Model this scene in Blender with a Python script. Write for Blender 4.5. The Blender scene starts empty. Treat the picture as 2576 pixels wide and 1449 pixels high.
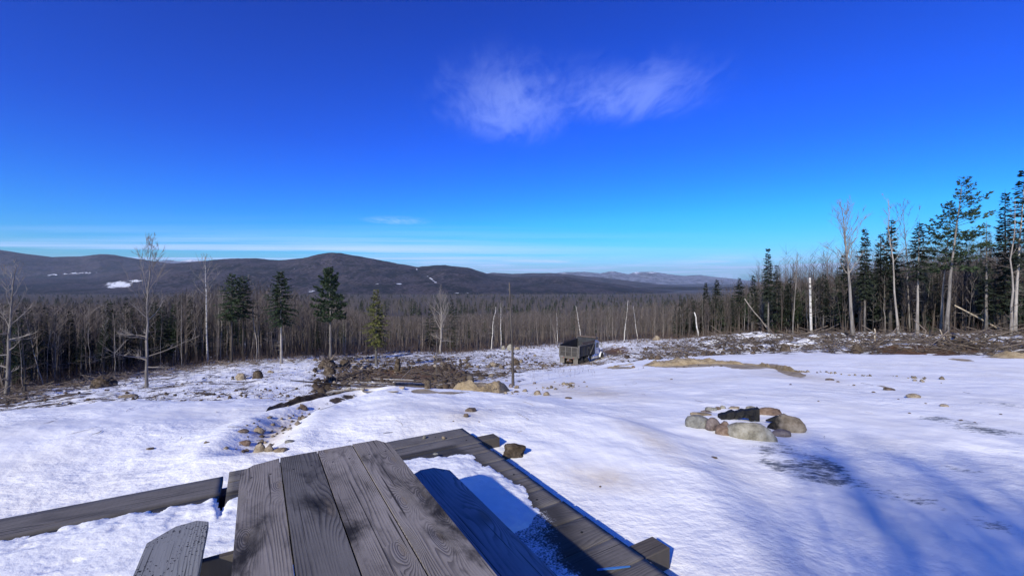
import bpy, math, random
import numpy as np
from mathutils import Vector, Matrix

SC = bpy.context.scene
COL = SC.collection
R = math.radians

# ------------------------------------------------------------------ camera, sky, sun, exposure
# the eye is the origin; a photo point (u, v) on a 2576 x 1449 frame is the ray ((u-CU)/F, 1, -(v-HV)/F)
F, CU, HV = 1090.0, 1288.0, 705.0
cam = bpy.data.cameras.new('camera')
cam.sensor_width = 36.0
cam.lens = 36.0 * F / 2576.0
cam.shift_y = -(724.5 - HV) / 2576.0
cam.clip_start = 0.05
cam.clip_end = 60000.0
camo = bpy.data.objects.new('camera', cam)
camo.rotation_euler = (R(90), 0, 0)
COL.objects.link(camo)
SC.camera = camo

SUN_AZ, SUN_EL = 27.0, 29.5            # azimuth the light travels towards (clockwise from the view), height of the sun
sun = bpy.data.lights.new('sun', 'SUN')
sun.energy = 4.1
sun.angle = R(0.53)
sun.color = (1.0, 0.93, 0.76)
suno = bpy.data.objects.new('sun', sun)
ldir = Vector((math.sin(R(SUN_AZ)) * math.cos(R(SUN_EL)), math.cos(R(SUN_AZ)) * math.cos(R(SUN_EL)), -math.sin(R(SUN_EL))))
suno.rotation_euler = ldir.to_track_quat('-Z', 'Y').to_euler()
suno.location = (-20, -30, 40)
COL.objects.link(suno)

world = bpy.data.worlds.new('World')
SC.world = world
world.use_nodes = True
wt = world.node_tree
wt.nodes.clear()


def N(t, kind, ins=None, **props):
    n = t.nodes.new(kind)
    for k, v in props.items():
        setattr(n, k, v)
    for k, v in (ins or {}).items():
        s = n.inputs[k]
        if isinstance(v, bpy.types.NodeSocket):
            t.links.new(v, s)
        else:
            s.default_value = v
    return n


def M(t, op, a, b=0.0, c=None, clamp=False):
    n = N(t, 'ShaderNodeMath', {0: a, 1: b}, operation=op, use_clamp=clamp)
    if c is not None:
        if isinstance(c, bpy.types.NodeSocket):
            t.links.new(c, n.inputs[2])
        else:
            n.inputs[2].default_value = c
    return n.outputs[0]


def SS(t, x, lo, hi, a=0.0, b=1.0):
    return N(t, 'ShaderNodeMapRange', {'Value': x, 'From Min': lo, 'From Max': hi, 'To Min': a, 'To Max': b},
             interpolation_type='SMOOTHSTEP').outputs[0]


def MIXC(t, f, a, b, mode='MIX'):
    n = N(t, 'ShaderNodeMix', data_type='RGBA', blend_type=mode)
    for i, v in ((0, f), (6, a), (7, b)):
        s = n.inputs[i]
        if isinstance(v, bpy.types.NodeSocket):
            t.links.new(v, s)
        elif i == 0:
            s.default_value = v
        else:
            s.default_value = tuple(v) + (1.0,) if len(v) == 3 else v
    return n.outputs[2]


def NOISE(t, vec, scale, detail=4.0, rough=0.55, dist=0.0):
    return N(t, 'ShaderNodeTexNoise', {'Vector': vec, 'Scale': scale, 'Detail': detail, 'Roughness': rough, 'Distortion': dist}).outputs['Fac']


def MAP(t, vec, scale=(1, 1, 1), loc=(0, 0, 0), rot=(0, 0, 0)):
    return N(t, 'ShaderNodeMapping', {'Vector': vec, 'Scale': scale, 'Location': loc, 'Rotation': rot}).outputs[0]


def build_world():
    t = wt
    sky = N(t, 'ShaderNodeTexSky', sky_type='NISHITA')
    sky.sun_disc = False
    sky.sun_elevation = R(SUN_EL)
    sky.sun_rotation = R(SUN_AZ + 180.0)
    sky.altitude = 600.0
    sky.air_density = 1.0
    sky.dust_density = 1.5
    sky.ozone_density = 4.0
    hs = N(t, 'ShaderNodeHueSaturation', {'Hue': 0.505, 'Saturation': 1.45, 'Value': 1.0, 'Color': sky.outputs[0]})
    # thin cirrus on a flat layer overhead: direction / height
    d = N(t, 'ShaderNodeTexCoord').outputs['Generated']
    s = N(t, 'ShaderNodeSeparateXYZ', {0: d})
    z = M(t, 'MAXIMUM', s.outputs[2], 0.012)
    px = M(t, 'DIVIDE', s.outputs[0], z)
    py = M(t, 'DIVIDE', s.outputs[1], z)
    P = N(t, 'ShaderNodeCombineXYZ', {0: px, 1: py, 2: 0.0}).outputs[0]

    def blob(cx, cy, rx, ry, rot=0.0):
        q = MAP(t, N(t, 'ShaderNodeVectorMath', {0: P, 1: (cx, cy, 0)}, operation='SUBTRACT').outputs[0], (1, 1, 1), (0, 0, 0), (0, 0, rot))
        q = N(t, 'ShaderNodeVectorMath', {0: q, 1: (1 / rx, 1 / ry, 0)}, operation='MULTIPLY').outputs[0]
        l = N(t, 'ShaderNodeVectorMath', {0: q}, operation='LENGTH').outputs['Value']
        return SS(t, l, 1.0, 0.1)
    wisp = NOISE(t, MAP(t, P, (1.9, 0.8, 1), (3.2, 1.7, 0), (0, 0, 0.6)), 1.7, 9.0, 0.62, 0.9)
    fine = NOISE(t, MAP(t, P, (1.0, 0.35, 1), (1.2, 9.0, 0), (0, 0, 0.55)), 6.0, 9.0, 0.66, 1.2)
    body = M(t, 'MAXIMUM', blob(0.0, 2.55, 0.58, 0.85), M(t, 'MULTIPLY', blob(0.62, 2.36, 0.66, 0.58, 0.3), 0.95))
    w2 = M(t, 'MULTIPLY', M(t, 'ADD', wisp, fine), 0.5)
    c1 = M(t, 'MULTIPLY', M(t, 'POWER', body, 0.7), SS(t, M(t, 'ADD', w2, M(t, 'MULTIPLY', body, 0.20)), 0.44, 0.80))
    c1 = M(t, 'MULTIPLY', c1, 0.22)
    c2 = M(t, 'MULTIPLY', blob(-1.95, 7.3, 0.75, 0.75), SS(t, fine, 0.3, 0.6, 0.0, 0.28))
    # low streaks towards the horizon, mostly on the left
    st = NOISE(t, MAP(t, P, (0.05, 0.26, 1), (1.0, 4.3, 0), (0, 0, 0.16)), 1.0, 5.0, 0.6, 0.3)
    low = M(t, 'MULTIPLY', SS(t, py, 6.0, 14.0), SS(t, px, 6.0, -6.0, 0.12, 1.0))
    c3 = M(t, 'MULTIPLY', low, SS(t, st, 0.42, 0.66, 0.0, 0.75))
    st2 = NOISE(t, MAP(t, P, (0.12, 0.10, 1), (7.0, 2.2, 0)), 1.0, 5.0, 0.6, 0.2)
    c4 = M(t, 'MULTIPLY', SS(t, py, 14.0, 24.0), SS(t, st2, 0.44, 0.64, 0.0, 0.7))
    c = M(t, 'MAXIMUM', M(t, 'MAXIMUM', c1, c2), M(t, 'MAXIMUM', c3, c4))
    tint = N(t, 'ShaderNodeSeparateColor', {0: MIXC(t, 1.0, hs.outputs[0], (0.28, 0.79, 1.27), 'MULTIPLY')})
    # the photograph's contrast: deep saturated blue overhead, clear cyan low down
    r_ = M(t, 'MULTIPLY', tint.outputs[0], M(t, 'MINIMUM', 2.0, M(t, 'POWER', M(t, 'MULTIPLY', tint.outputs[0], 1 / 1.00), 1.25)))
    g_ = M(t, 'MULTIPLY', tint.outputs[1], M(t, 'MINIMUM', 1.06, M(t, 'MULTIPLY', 1.0, M(t, 'POWER', M(t, 'MULTIPLY', tint.outputs[1], 1 / 2.8), 0.6))))
    b_ = M(t, 'MULTIPLY', tint.outputs[2], M(t, 'MINIMUM', 1.0, M(t, 'POWER', M(t, 'MULTIPLY', tint.outputs[2], 1 / 6.0), 0.45)))
    blue = N(t, 'ShaderNodeCombineColor', {0: r_, 1: g_, 2: b_}).outputs[0]
    colr = MIXC(t, c, blue, (4.6, 5.8, 9.5))
    bg = N(t, 'ShaderNodeBackground', {'Color': colr, 'Strength': 0.130})
    N(t, 'ShaderNodeOutputWorld', {'Surface': bg.outputs[0]})


build_world()
vs = SC.view_settings
vs.view_transform = 'Standard'
vs.look = 'None'
vs.exposure = 0.36
vs.gamma = 1.0
vs.use_curve_mapping = False

# ------------------------------------------------------------------ helpers
def hash01(ix, iy, seed):
    h = (ix.astype(np.int64) * 374761393 + iy.astype(np.int64) * 668265263 + seed * 974634777) & 0x7fffffff
    h = ((h ^ (h >> 13)) * 1274126177) & 0x7fffffff
    h = h ^ (h >> 16)
    return (h & 0xffffff) / float(0x1000000)


def vnoise(x, y, seed=0):
    x = np.asarray(x, float); y = np.asarray(y, float)
    ix = np.floor(x); iy = np.floor(y)
    fx = x - ix; fy = y - iy
    fx = fx * fx * fx * (fx * (fx * 6 - 15) + 10); fy = fy * fy * fy * (fy * (fy * 6 - 15) + 10)
    a = hash01(ix, iy, seed); b = hash01(ix + 1, iy, seed)
    c = hash01(ix, iy + 1, seed); d = hash01(ix + 1, iy + 1, seed)
    return (a + (b - a) * fx) * (1 - fy) + (c + (d - c) * fx) * fy


def fbm(x, y, seed=0, octaves=4, gain=0.5):
    x = np.asarray(x, float); y = np.asarray(y, float)
    s = np.zeros(np.broadcast(x, y).shape); a = 1.0; tot = 0.0; f = 1.0
    for o in range(octaves):
        s = s + a * (vnoise(x * f + 17.3 * o, y * f - 9.1 * o, seed + 31 * o) - 0.5)
        tot += a; a *= gain; f *= 2.03
    return s / tot * 2.0            # about -1..1


def sstep(x, lo, hi):
    q = np.clip((np.asarray(x, float) - lo) / (hi - lo), 0, 1)
    return q * q * (3 - 2 * q)


def tag(o, label=None, cat=None, group=None, kind=None):
    if label: o['label'] = label
    if cat: o['category'] = cat
    if group: o['group'] = group
    if kind: o['kind'] = kind
    return o


def link(o, parent=None):
    COL.objects.link(o)
    if parent is not None:
        o.parent = parent
    return o


def thing(name, label, cat, loc=(0, 0, 0), rotz=0.0, group=None):
    o = bpy.data.objects.new(name, None)
    o.empty_display_size = 0.2
    o.location = loc
    o.rotation_euler = (0, 0, rotz)
    link(o)
    return tag(o, label, cat, group)


class MB:
    """collects vertices and faces, builds one mesh object"""
    def __init__(self):
        self.v = []; self.f = []

    def add(self, vs, fs):
        o = len(self.v)
        self.v.extend(vs)
        self.f.extend(tuple(i + o for i in f) for f in fs)

    def box(self, x0, x1, y0, y1, z0, z1, bev=0.0, mat=None):
        if bev > 0:
            vs = []; b = bev
            for z, i in ((z0, b), (z0 + b, 0), (z1 - b, 0), (z1, b)):
                vs += [(x0 + i, y0 + i, z), (x1 - i, y0 + i, z), (x1 - i, y1 - i, z), (x0 + i, y1 - i, z)]
            fs = [(3, 2, 1, 0), (12, 13, 14, 15)]
            for k in range(3):
                for j in range(4):
                    a = k * 4 + j; c = k * 4 + (j + 1) % 4
                    fs.append((a, c, c + 4, a + 4))
        else:
            vs = [(x0, y0, z0), (x1, y0, z0), (x1, y1, z0), (x0, y1, z0), (x0, y0, z1), (x1, y0, z1), (x1, y1, z1), (x0, y1, z1)]
            fs = [(3, 2, 1, 0), (4, 5, 6, 7), (0, 1, 5, 4), (1, 2, 6, 5), (2, 3, 7, 6), (3, 0, 4, 7)]
        if mat is not None:
            vs = [tuple(mat @ Vector(p)) for p in vs]
        self.add(vs, fs)
        return self

    def prism(self, poly, z0, z1, bev=0.0, mat=None):
        """polygon in xy (counter-clockwise) extruded in z, edges eased by bev"""
        n = len(poly)
        cx = sum(p[0] for p in poly) / n; cy = sum(p[1] for p in poly) / n

        def ins(b):
            out = []
            for x, y in poly:
                l = math.hypot(x - cx, y - cy) or 1
                out.append((x - (x - cx) / l * b, y - (y - cy) / l * b))
            return out
        rings = [(poly, z0), (poly, z1)] if bev <= 0 else [(ins(bev), z0), (poly, z0 + bev), (poly, z1 - bev), (ins(bev), z1)]
        vs = []
        for pl, z in rings:
            vs += [(x, y, z) for x, y in pl]
        fs = [tuple(range(n - 1, -1, -1)), tuple(range((len(rings) - 1) * n, len(rings) * n))]
        for k in range(len(rings) - 1):
            for j in range(n):
                a = k * n + j; c = k * n + (j + 1) % n
                fs.append((a, c, c + n, a + n))
        if mat is not None:
            vs = [tuple(mat @ Vector(p)) for p in vs]
        self.add(vs, fs)
        return self

    def tube(self, pts, rads, s=4, cap=False):
        n = len(pts)
        P = [Vector(p) for p in pts]
        vs = []
        ref = None
        for i in range(n):
            tg = (P[min(i + 1, n - 1)] - P[max(i - 1, 0)])
            tg = tg.normalized() if tg.length > 1e-9 else Vector((0, 0, 1))
            if ref is None:
                ref = Vector((1, 0, 0)) if abs(tg.x) < 0.8 else Vector((0, 1, 0))
            a = (ref - tg * ref.dot(tg))
            a = a.normalized() if a.length > 1e-6 else tg.orthogonal().normalized()
            ref = a
            b = tg.cross(a)
            for k in range(s):
                an = 2 * math.pi * k / s
                q = P[i] + (a * math.cos(an) + b * math.sin(an)) * rads[i]
                vs.append((q.x, q.y, q.z))
        fs = []
        for i in range(n - 1):
            for k in range(s):
                k2 = (k + 1) % s
                fs.append((i * s + k, i * s + k2, (i + 1) * s + k2, (i + 1) * s + k))
        if cap:
            fs.append(tuple(range(s - 1, -1, -1)))
            fs.append(tuple(range((n - 1) * s, n * s)))
        self.add(vs, fs)
        return self

    def twig(self, a, b, r):
        """a three-sided spike from a to b"""
        a = Vector(a); b = Vector(b)
        t = (b - a)
        if t.length < 1e-6: return self
        x = t.orthogonal().normalized(); y = t.normalized().cross(x)
        vs = [tuple(a + (x * math.cos(q) + y * math.sin(q)) * r) for q in (0.0, 2.094, 4.189)] + [tuple(b)]
        self.add(vs, [(0, 1, 3), (1, 2, 3), (2, 0, 3)])
        return self

    def mesh(self, name, mat, smooth=False):
        me = bpy.data.meshes.new(name)
        me.from_pydata(self.v, [], self.f)
        me.update()
        if mat: me.materials.append(mat)
        if smooth:
            me.polygons.foreach_set('use_smooth', [True] * len(me.polygons))
        return me

    def build(self, name, mat, parent=None, smooth=False, loc=None, rot=None):
        o = bpy.data.objects.new(name, self.mesh(name, mat, smooth))
        link(o, parent)
        if loc is not None: o.location = loc
        if rot is not None: o.rotation_euler = rot
        return o


def mesh_np(name, V, Fa, mat, smooth=False, attrs=None):
    """V (n,3), Fa (m,3 or 4) -> mesh datablock"""
    me = bpy.data.meshes.new(name)
    V = np.asarray(V, np.float32); Fa = np.asarray(Fa, np.int32)
    m, k = Fa.shape
    me.vertices.add(len(V)); me.vertices.foreach_set('co', V.ravel())
    me.loops.add(m * k); me.loops.foreach_set('vertex_index', Fa.ravel())
    me.polygons.add(m)
    me.polygons.foreach_set('loop_start', np.arange(0, m * k, k, dtype=np.int32))
    me.polygons.foreach_set('loop_total', np.full(m, k, np.int32))
    if smooth:
        me.polygons.foreach_set('use_smooth', np.ones(m, bool))
    for an, av in (attrs or {}).items():
        a = me.attributes.new(an, 'FLOAT', 'POINT')
        a.data.foreach_set('value', np.asarray(av, np.float32).ravel())
    me.update(calc_edges=True)
    if mat: me.materials.append(mat)
    return me


def obj_np(name, V, Fa, mat, parent=None, smooth=False, attrs=None):
    return link(bpy.data.objects.new(name, mesh_np(name, V, Fa, mat, smooth, attrs)), parent)


def grid_faces(nr, nc, wrap=False):
    i = np.arange(nr - 1)[:, None]; j = np.arange(nc if wrap else nc - 1)[None, :]
    a = i * nc + j; b = i * nc + (j + 1) % nc
    return np.stack([a, b, b + nc, a + nc], -1).reshape(-1, 4)

# ------------------------------------------------------------------ materials
def newmat(name):
    m = bpy.data.materials.new(name)
    m.use_nodes = True
    m.node_tree.nodes.clear()
    return m, m.node_tree


def finish(t, color, rough=0.8, normal=None, spec=0.3, metal=0.0, alpha=None, sheen=None, trans=None):
    p = N(t, 'ShaderNodeBsdfPrincipled')
    for k, v in (('Base Color', color), ('Roughness', rough), ('Specular IOR Level', spec), ('Metallic', metal), ('Normal', normal), ('Alpha', alpha)):
        if v is None: continue
        if isinstance(v, bpy.types.NodeSocket): t.links.new(v, p.inputs[k])
        elif k == 'Base Color': p.inputs[k].default_value = tuple(v) + (1.0,)
        else: p.inputs[k].default_value = v
    N(t, 'ShaderNodeOutputMaterial', {'Surface': p.outputs[0]})
    return p


def BUMP(t, h, strength=0.5, dist=0.05, normal=None):
    i = {'Height': h, 'Strength': strength, 'Distance': dist}
    if normal is not None: i['Normal'] = normal
    return N(t, 'ShaderNodeBump', i).outputs[0]


def ATTR(t, name):
    return N(t, 'ShaderNodeAttribute', attribute_name=name).outputs['Fac']


def POS(t):
    return N(t, 'ShaderNodeNewGeometry').outputs['Position']


def OBJ(t):
    return N(t, 'ShaderNodeTexCoord').outputs['Object']


def RAMP(t, f, stops):
    n = N(t, 'ShaderNodeValToRGB', {'Fac': f})
    cr = n.color_ramp
    while len(cr.elements) < len(stops): cr.elements.new(0.5)
    for e, (p, c) in zip(cr.elements, stops):
        e.position = p; e.color = tuple(c) + (1.0,)
    return n.outputs[0]


SNOW = (0.85, 0.845, 0.84)


def snow_bump(t, P):
    n1 = NOISE(t, MAP(t, P, (1, 1.15, 1), rot=(0, 0, 0.4)), 9.0, 5.0, 0.6)
    n2 = NOISE(t, P, 1.6, 4.0, 0.55)
    n3 = NOISE(t, MAP(t, P, (1, 2.6, 1), rot=(0, 0, -0.5)), 3.2, 3.0, 0.5)
    h = M(t, 'ADD', M(t, 'ADD', M(t, 'MULTIPLY', n1, 0.50), M(t, 'MULTIPLY', n2, 1.0)), M(t, 'MULTIPLY', n3, 0.22))
    return h, n1, n2


def mat_ground():
    m, t = newmat('snowy_ground')
    P = POS(t)
    cov, sand, rust, dirt, wood = (ATTR(t, a) for a in ('cov', 'sand', 'rust', 'dirt', 'wood'))
    h, n1, n2 = snow_bump(t, P)
    # snow: clean, with faint dirty cream tint in places and grey-dark icy stains
    tint = NOISE(t, P, 0.55, 5.0, 0.6)
    cream = ATTR(t, 'cream')
    snow = MIXC(t, SS(t, tint, 0.40, 0.70), SNOW, (0.76, 0.745, 0.725))
    snow = MIXC(t, M(t, 'MULTIPLY', cream, SS(t, M(t, 'ADD', tint, M(t, 'MULTIPLY', n1, 0.3)), 0.35, 0.75)), snow, (0.62, 0.55, 0.46))
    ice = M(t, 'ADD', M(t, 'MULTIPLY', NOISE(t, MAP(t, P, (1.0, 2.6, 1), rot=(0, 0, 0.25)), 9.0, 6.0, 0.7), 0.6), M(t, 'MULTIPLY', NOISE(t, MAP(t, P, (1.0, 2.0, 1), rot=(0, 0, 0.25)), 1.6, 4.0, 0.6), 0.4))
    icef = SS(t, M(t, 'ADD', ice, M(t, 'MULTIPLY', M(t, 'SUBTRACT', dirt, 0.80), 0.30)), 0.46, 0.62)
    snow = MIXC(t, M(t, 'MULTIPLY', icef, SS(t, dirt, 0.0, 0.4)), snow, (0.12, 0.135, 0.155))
    # churned ground: bark, slash, mud, dead leaves
    g1 = NOISE(t, MAP(t, P, (1, 1.5, 2)), 2.2, 8.0, 0.68)
    g2 = NOISE(t, P, 0.45, 4.0, 0.6)
    deb = RAMP(t, g1, [(0.28, (0.020, 0.015, 0.012)), (0.45, (0.062, 0.045, 0.032)), (0.58, (0.11, 0.085, 0.065)), (0.72, (0.20, 0.165, 0.13))])
    rustc = RAMP(t, g1, [(0.3, (0.035, 0.017, 0.008)), (0.5, (0.13, 0.066, 0.026)), (0.7, (0.22, 0.13, 0.055))])
    deb = MIXC(t, SS(t, M(t, 'ADD', M(t, 'MULTIPLY', rust, 0.8), M(t, 'MULTIPLY', g2, 0.55)), 0.42, 0.75), deb, rustc)
    deb = MIXC(t, wood, deb, MIXC(t, SS(t, g1, 0.35, 0.65), (0.030, 0.024, 0.018), (0.085, 0.068, 0.050)))
    # patchy snow over it
    a1 = NOISE(t, MAP(t, P, (1.0, 1.25, 1), (3, 1, 0)), 0.95, 8.0, 0.70, 0.25)
    sf = SS(t, M(t, 'ADD', a1, M(t, 'MULTIPLY', M(t, 'SUBTRACT', cov, 0.5), 0.62)), 0.485, 0.53)
    col = MIXC(t, sf, deb, snow)
    # sand
    s1 = NOISE(t, P, 3.0, 7.0, 0.65)
    sandc = RAMP(t, s1, [(0.3, (0.17, 0.125, 0.075)), (0.5, (0.33, 0.26, 0.165)), (0.7, (0.44, 0.36, 0.25))])
    sdf = SS(t, M(t, 'ADD', NOISE(t, P, 1.1, 6.0, 0.65), M(t, 'SUBTRACT', sand, 0.5)), 0.5, 0.58)
    col = MIXC(t, sdf, col, sandc)
    hh = M(t, 'ADD', M(t, 'MULTIPLY', h, M(t, 'ADD', 0.25, M(t, 'MULTIPLY', sf, 0.75))), M(t, 'MULTIPLY', M(t, 'ADD', M(t, 'MULTIPLY', g1, 1.6), M(t, 'MULTIPLY', sf, 0.5)), M(t, 'SUBTRACT', 1.0, M(t, 'MULTIPLY', cov, 0.62), clamp=True)))
    calm = SS(t, NOISE(t, MAP(t, P, (1, 1, 1), (8, 3, 0)), 0.35, 3.0, 0.5), 0.38, 0.62, 0.16, 0.62)
    nb = BUMP(t, hh, M(t, 'MAXIMUM', calm, M(t, 'MULTIPLY', M(t, 'SUBTRACT', 1.0, sf), 0.9)), 0.075)
    rg = M(t, 'SUBTRACT', 0.86, M(t, 'MULTIPLY', M(t, 'MULTIPLY', sf, SS(t, n1, 0.5, 0.75)), 0.30))
    finish(t, col, rg, nb, 0.25)
    return m


def mat_rough(name, stops, scale=6.0, bump=0.6, dist=0.02, rough=0.85, spec=0.25, stretch=(1, 1, 1), island=False, rnd=0.0, snowtop=0.0):
    """mottled solid: stone, bark, sand, mud"""
    m, t = newmat(name)
    P = OBJ(t)
    info = N(t, 'ShaderNodeObjectInfo')
    off = N(t, 'ShaderNodeVectorMath', {0: P, 1: N(t, 'ShaderNodeCombineXYZ', {0: M(t, 'MULTIPLY', info.outputs['Random'], 37.0), 1: 0.0, 2: M(t, 'MULTIPLY', info.outputs['Random'], 11.0)}).outputs[0]}, operation='ADD').outputs[0]
    q = MAP(t, off, stretch)
    n = NOISE(t, q, scale, 8.0, 0.65)
    f = n
    if island:
        ri = N(t, 'ShaderNodeNewGeometry').outputs['Random Per Island']
        f = M(t, 'ADD', M(t, 'MULTIPLY', n, 0.4), M(t, 'MULTIPLY', ri, 0.6))
    if rnd:
        f = M(t, 'ADD', f, M(t, 'MULTIPLY', M(t, 'SUBTRACT', info.outputs['Random'], 0.5), rnd))
    col = RAMP(t, f, stops)
    if snowtop:
        nz = N(t, 'ShaderNodeSeparateXYZ', {0: N(t, 'ShaderNodeNewGeometry').outputs['Normal']}).outputs[2]
        k = SS(t, M(t, 'ADD', nz, M(t, 'MULTIPLY', NOISE(t, P, 5.0, 5.0, 0.6), 0.7)), 1.32 - snowtop * 0.4, 1.42 - snowtop * 0.4)
        col = MIXC(t, k, col, SNOW)
    finish(t, col, rough, BUMP(t, NOISE(t, q, scale * 2.2, 8.0, 0.7), bump, dist), spec)
    return m


def mat_plain(name, c, rough=0.6, metal=0.0, var=0.35, scale=8.0, bump=0.15, spec=0.4):
    """painted or metal surface with dirt and uneven wear"""
    m, t = newmat(name)
    P = OBJ(t)
    n = NOISE(t, P, scale, 7.0, 0.65)
    n2 = NOISE(t, P, scale * 0.25, 4.0, 0.6)
    f = SS(t, M(t, 'ADD', M(t, 'MULTIPLY', n, 0.6), M(t, 'MULTIPLY', n2, 0.5)), 0.35, 0.75)
    lo = tuple(x * (1 - var) for x in c); hi = tuple(min(1, x * (1 + var)) for x in c)
    finish(t, MIXC(t, f, lo, hi), rough, BUMP(t, n, bump, 0.01), spec, metal)
    return m


def mat_wood(name, dark, light, freq=34.0, knots=1.0, stain=0.5, bluish=0.0, fine=1.0, frost=False, warm=(0.23, 0.19, 0.15), sawn=0.0, specks=0.0, kden=(2.3, 8.5)):
    """weathered softwood: growth lines bending round knots; x runs along the board"""
    m, t = newmat(name)
    P0 = OBJ(t)
    info = N(t, 'ShaderNodeObjectInfo')
    P = N(t, 'ShaderNodeVectorMath', {0: P0, 1: N(t, 'ShaderNodeCombineXYZ', {0: M(t, 'MULTIPLY', info.outputs['Random'], 53.0), 1: M(t, 'MULTIPLY', info.outputs['Random'], 17.0), 2: M(t, 'MULTIPLY', info.outputs['Random'], 5.0)}).outputs[0]}, operation='ADD').outputs[0]
    s = N(t, 'ShaderNodeSeparateXYZ', {0: P})
    flat = N(t, 'ShaderNodeCombineXYZ', {0: s.outputs[0], 1: s.outputs[1], 2: 0.0}).outputs[0]
    vor = N(t, 'ShaderNodeTexVoronoi', {'Vector': MAP(t, flat, (kden[0], kden[1], 1)), 'Scale': 1.0, 'Randomness': 0.85}, voronoi_dimensions='2D', feature='F1')
    dk = vor.outputs['Distance']
    on = SS(t, N(t, 'ShaderNodeSeparateXYZ', {0: vor.outputs['Color']}).outputs[0], 0.24, 0.32)
    kb = M(t, 'MULTIPLY', M(t, 'EXPONENT', M(t, 'MULTIPLY', M(t, 'MULTIPLY', dk, dk), -15.0)), on)
    wav = NOISE(t, MAP(t, flat, (0.65, 4.0, 1)), 1.0, 2.0, 0.5)
    wav2 = NOISE(t, MAP(t, flat, (2.0, 16.0, 1)), 1.0, 3.0, 0.5)
    ph = M(t, 'ADD', M(t, 'ADD', M(t, 'MULTIPLY', s.outputs[1], freq), M(t, 'MULTIPLY', wav, 6.0)), M(t, 'ADD', M(t, 'MULTIPLY', wav2, 1.0), M(t, 'MULTIPLY', kb, 5.2 * knots)))
    ph = M(t, 'ADD', ph, M(t, 'MULTIPLY', NOISE(t, MAP(t, flat, (0.5, 9.0, 1), (3, 8, 0)), 1.0, 2.0, 0.5), freq * 0.10))
    fr = M(t, 'FRACT', ph)
    line = M(t, 'MULTIPLY', SS(t, fr, 0.25, 0.92), SS(t, fr, 1.0, 0.93))        # slow rise, sharp latewood edge
    lw = NOISE(t, MAP(t, flat, (2.0, 6.0, 1), (5, 5, 0)), 1.0, 4.0, 0.6)
    line = M(t, 'MULTIPLY', line, SS(t, M(t, 'ADD', lw, M(t, 'MULTIPLY', kb, 0.25)), 0.36, 0.66, 0.06, 1.0))
    fib = NOISE(t, MAP(t, flat, (5.0, 150.0, 1)), 1.0, 4.0, 0.65)
    tone = NOISE(t, MAP(t, flat, (1.6, 4.5, 1), (9, 2, 0)), 1.0, 6.0, 0.62)
    col = MIXC(t, SS(t, M(t, 'ADD', M(t, 'MULTIPLY', tone, 0.7), M(t, 'MULTIPLY', fib, 0.4)), 0.35, 0.75), tuple(0.5 * (a + b) for a, b in zip(dark, light)), light)
    col = MIXC(t, M(t, 'MULTIPLY', line, 0.70), col, dark)
    col = MIXC(t, M(t, 'MULTIPLY', SS(t, fib, 0.55, 0.75), 0.35 * fine), col, dark)
    # knots: warm heart with a dark rim
    heart = M(t, 'MULTIPLY', SS(t, dk, 0.14, 0.04), on)
    col = MIXC(t, M(t, 'MULTIPLY', heart, 0.75 * min(1, knots)), col, MIXC(t, NOISE(t, flat, 60.0, 4.0, 0.6), tuple(0.45 * w for w in warm), warm))
    st = NOISE(t, MAP(t, flat, (1.7, 3.6, 1), (2, 7, 0)), 1.3, 7.0, 0.66, 0.5)
    col = MIXC(t, M(t, 'MULTIPLY', SS(t, st, 0.48, 0.70), stain), col, tuple(0.42 * a for a in dark))
    crack = NOISE(t, MAP(t, flat, (0.9, 70.0, 1), (4, 1, 0)), 1.0, 1.0, 0.4)
    cz = NOISE(t, MAP(t, flat, (1.5, 6.0, 1), (1, 6, 0)), 1.0, 2.0, 0.5)
    col = MIXC(t, M(t, 'MULTIPLY', SS(t, M(t, 'ADD', crack, M(t, 'MULTIPLY', cz, 0.35)), 0.86, 0.90), 0.85), col, tuple(0.3 * a for a in dark))
    if specks:
        sp = NOISE(t, MAP(t, flat, (75, 75, 1)), 1.0, 2.0, 0.5)
        zone = NOISE(t, flat, 5.0, 2.0, 0.5)
        col = MIXC(t, M(t, 'MULTIPLY', SS(t, M(t, 'ADD', sp, M(t, 'MULTIPLY', zone, 0.5)), 0.86, 0.90), specks), col, (0.012, 0.012, 0.016))
    if sawn:
        saw = N(t, 'ShaderNodeTexWave', {'Vector': MAP(t, flat, (1, 0.25, 1)), 'Scale': 9.0, 'Distortion': 1.5, 'Detail': 2.0, 'Detail Scale': 2.0}, wave_type='BANDS').outputs['Fac']
        col = MIXC(t, M(t, 'MULTIPLY', SS(t, saw, 0.6, 1.0), 0.22 * sawn), col, dark)
    if frost:
        f1 = NOISE(t, P0, 4.0, 6.0, 0.65)
        f2 = NOISE(t, MAP(t, P0, (55, 55, 1)), 1.0, 5.0, 0.75)
        fz = ATTR(t, 'frost')
        ff = SS(t, M(t, 'ADD', M(t, 'ADD', M(t, 'MULTIPLY', f1, 0.5), M(t, 'MULTIPLY', f2, 0.75)), M(t, 'SUBTRACT', fz, 0.5)), 0.64, 0.84)
        wet = M(t, 'MULTIPLY', SS(t, fz, 0.0, 0.35), 0.75)
        col = MIXC(t, wet, col, tuple(0.35 * a for a in dark))
        col = MIXC(t, M(t, 'MULTIPLY', ff, SS(t, fz, 0.02, 0.3)), col, (0.66, 0.70, 0.78))
    hgt = M(t, 'ADD', M(t, 'MULTIPLY', M(t, 'SUBTRACT', 1.0, line), 0.8), M(t, 'MULTIPLY', fib, 0.55))
    finish(t, col, 0.82, BUMP(t, hgt, 0.5, 0.0025), 0.22)
    return m


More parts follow.
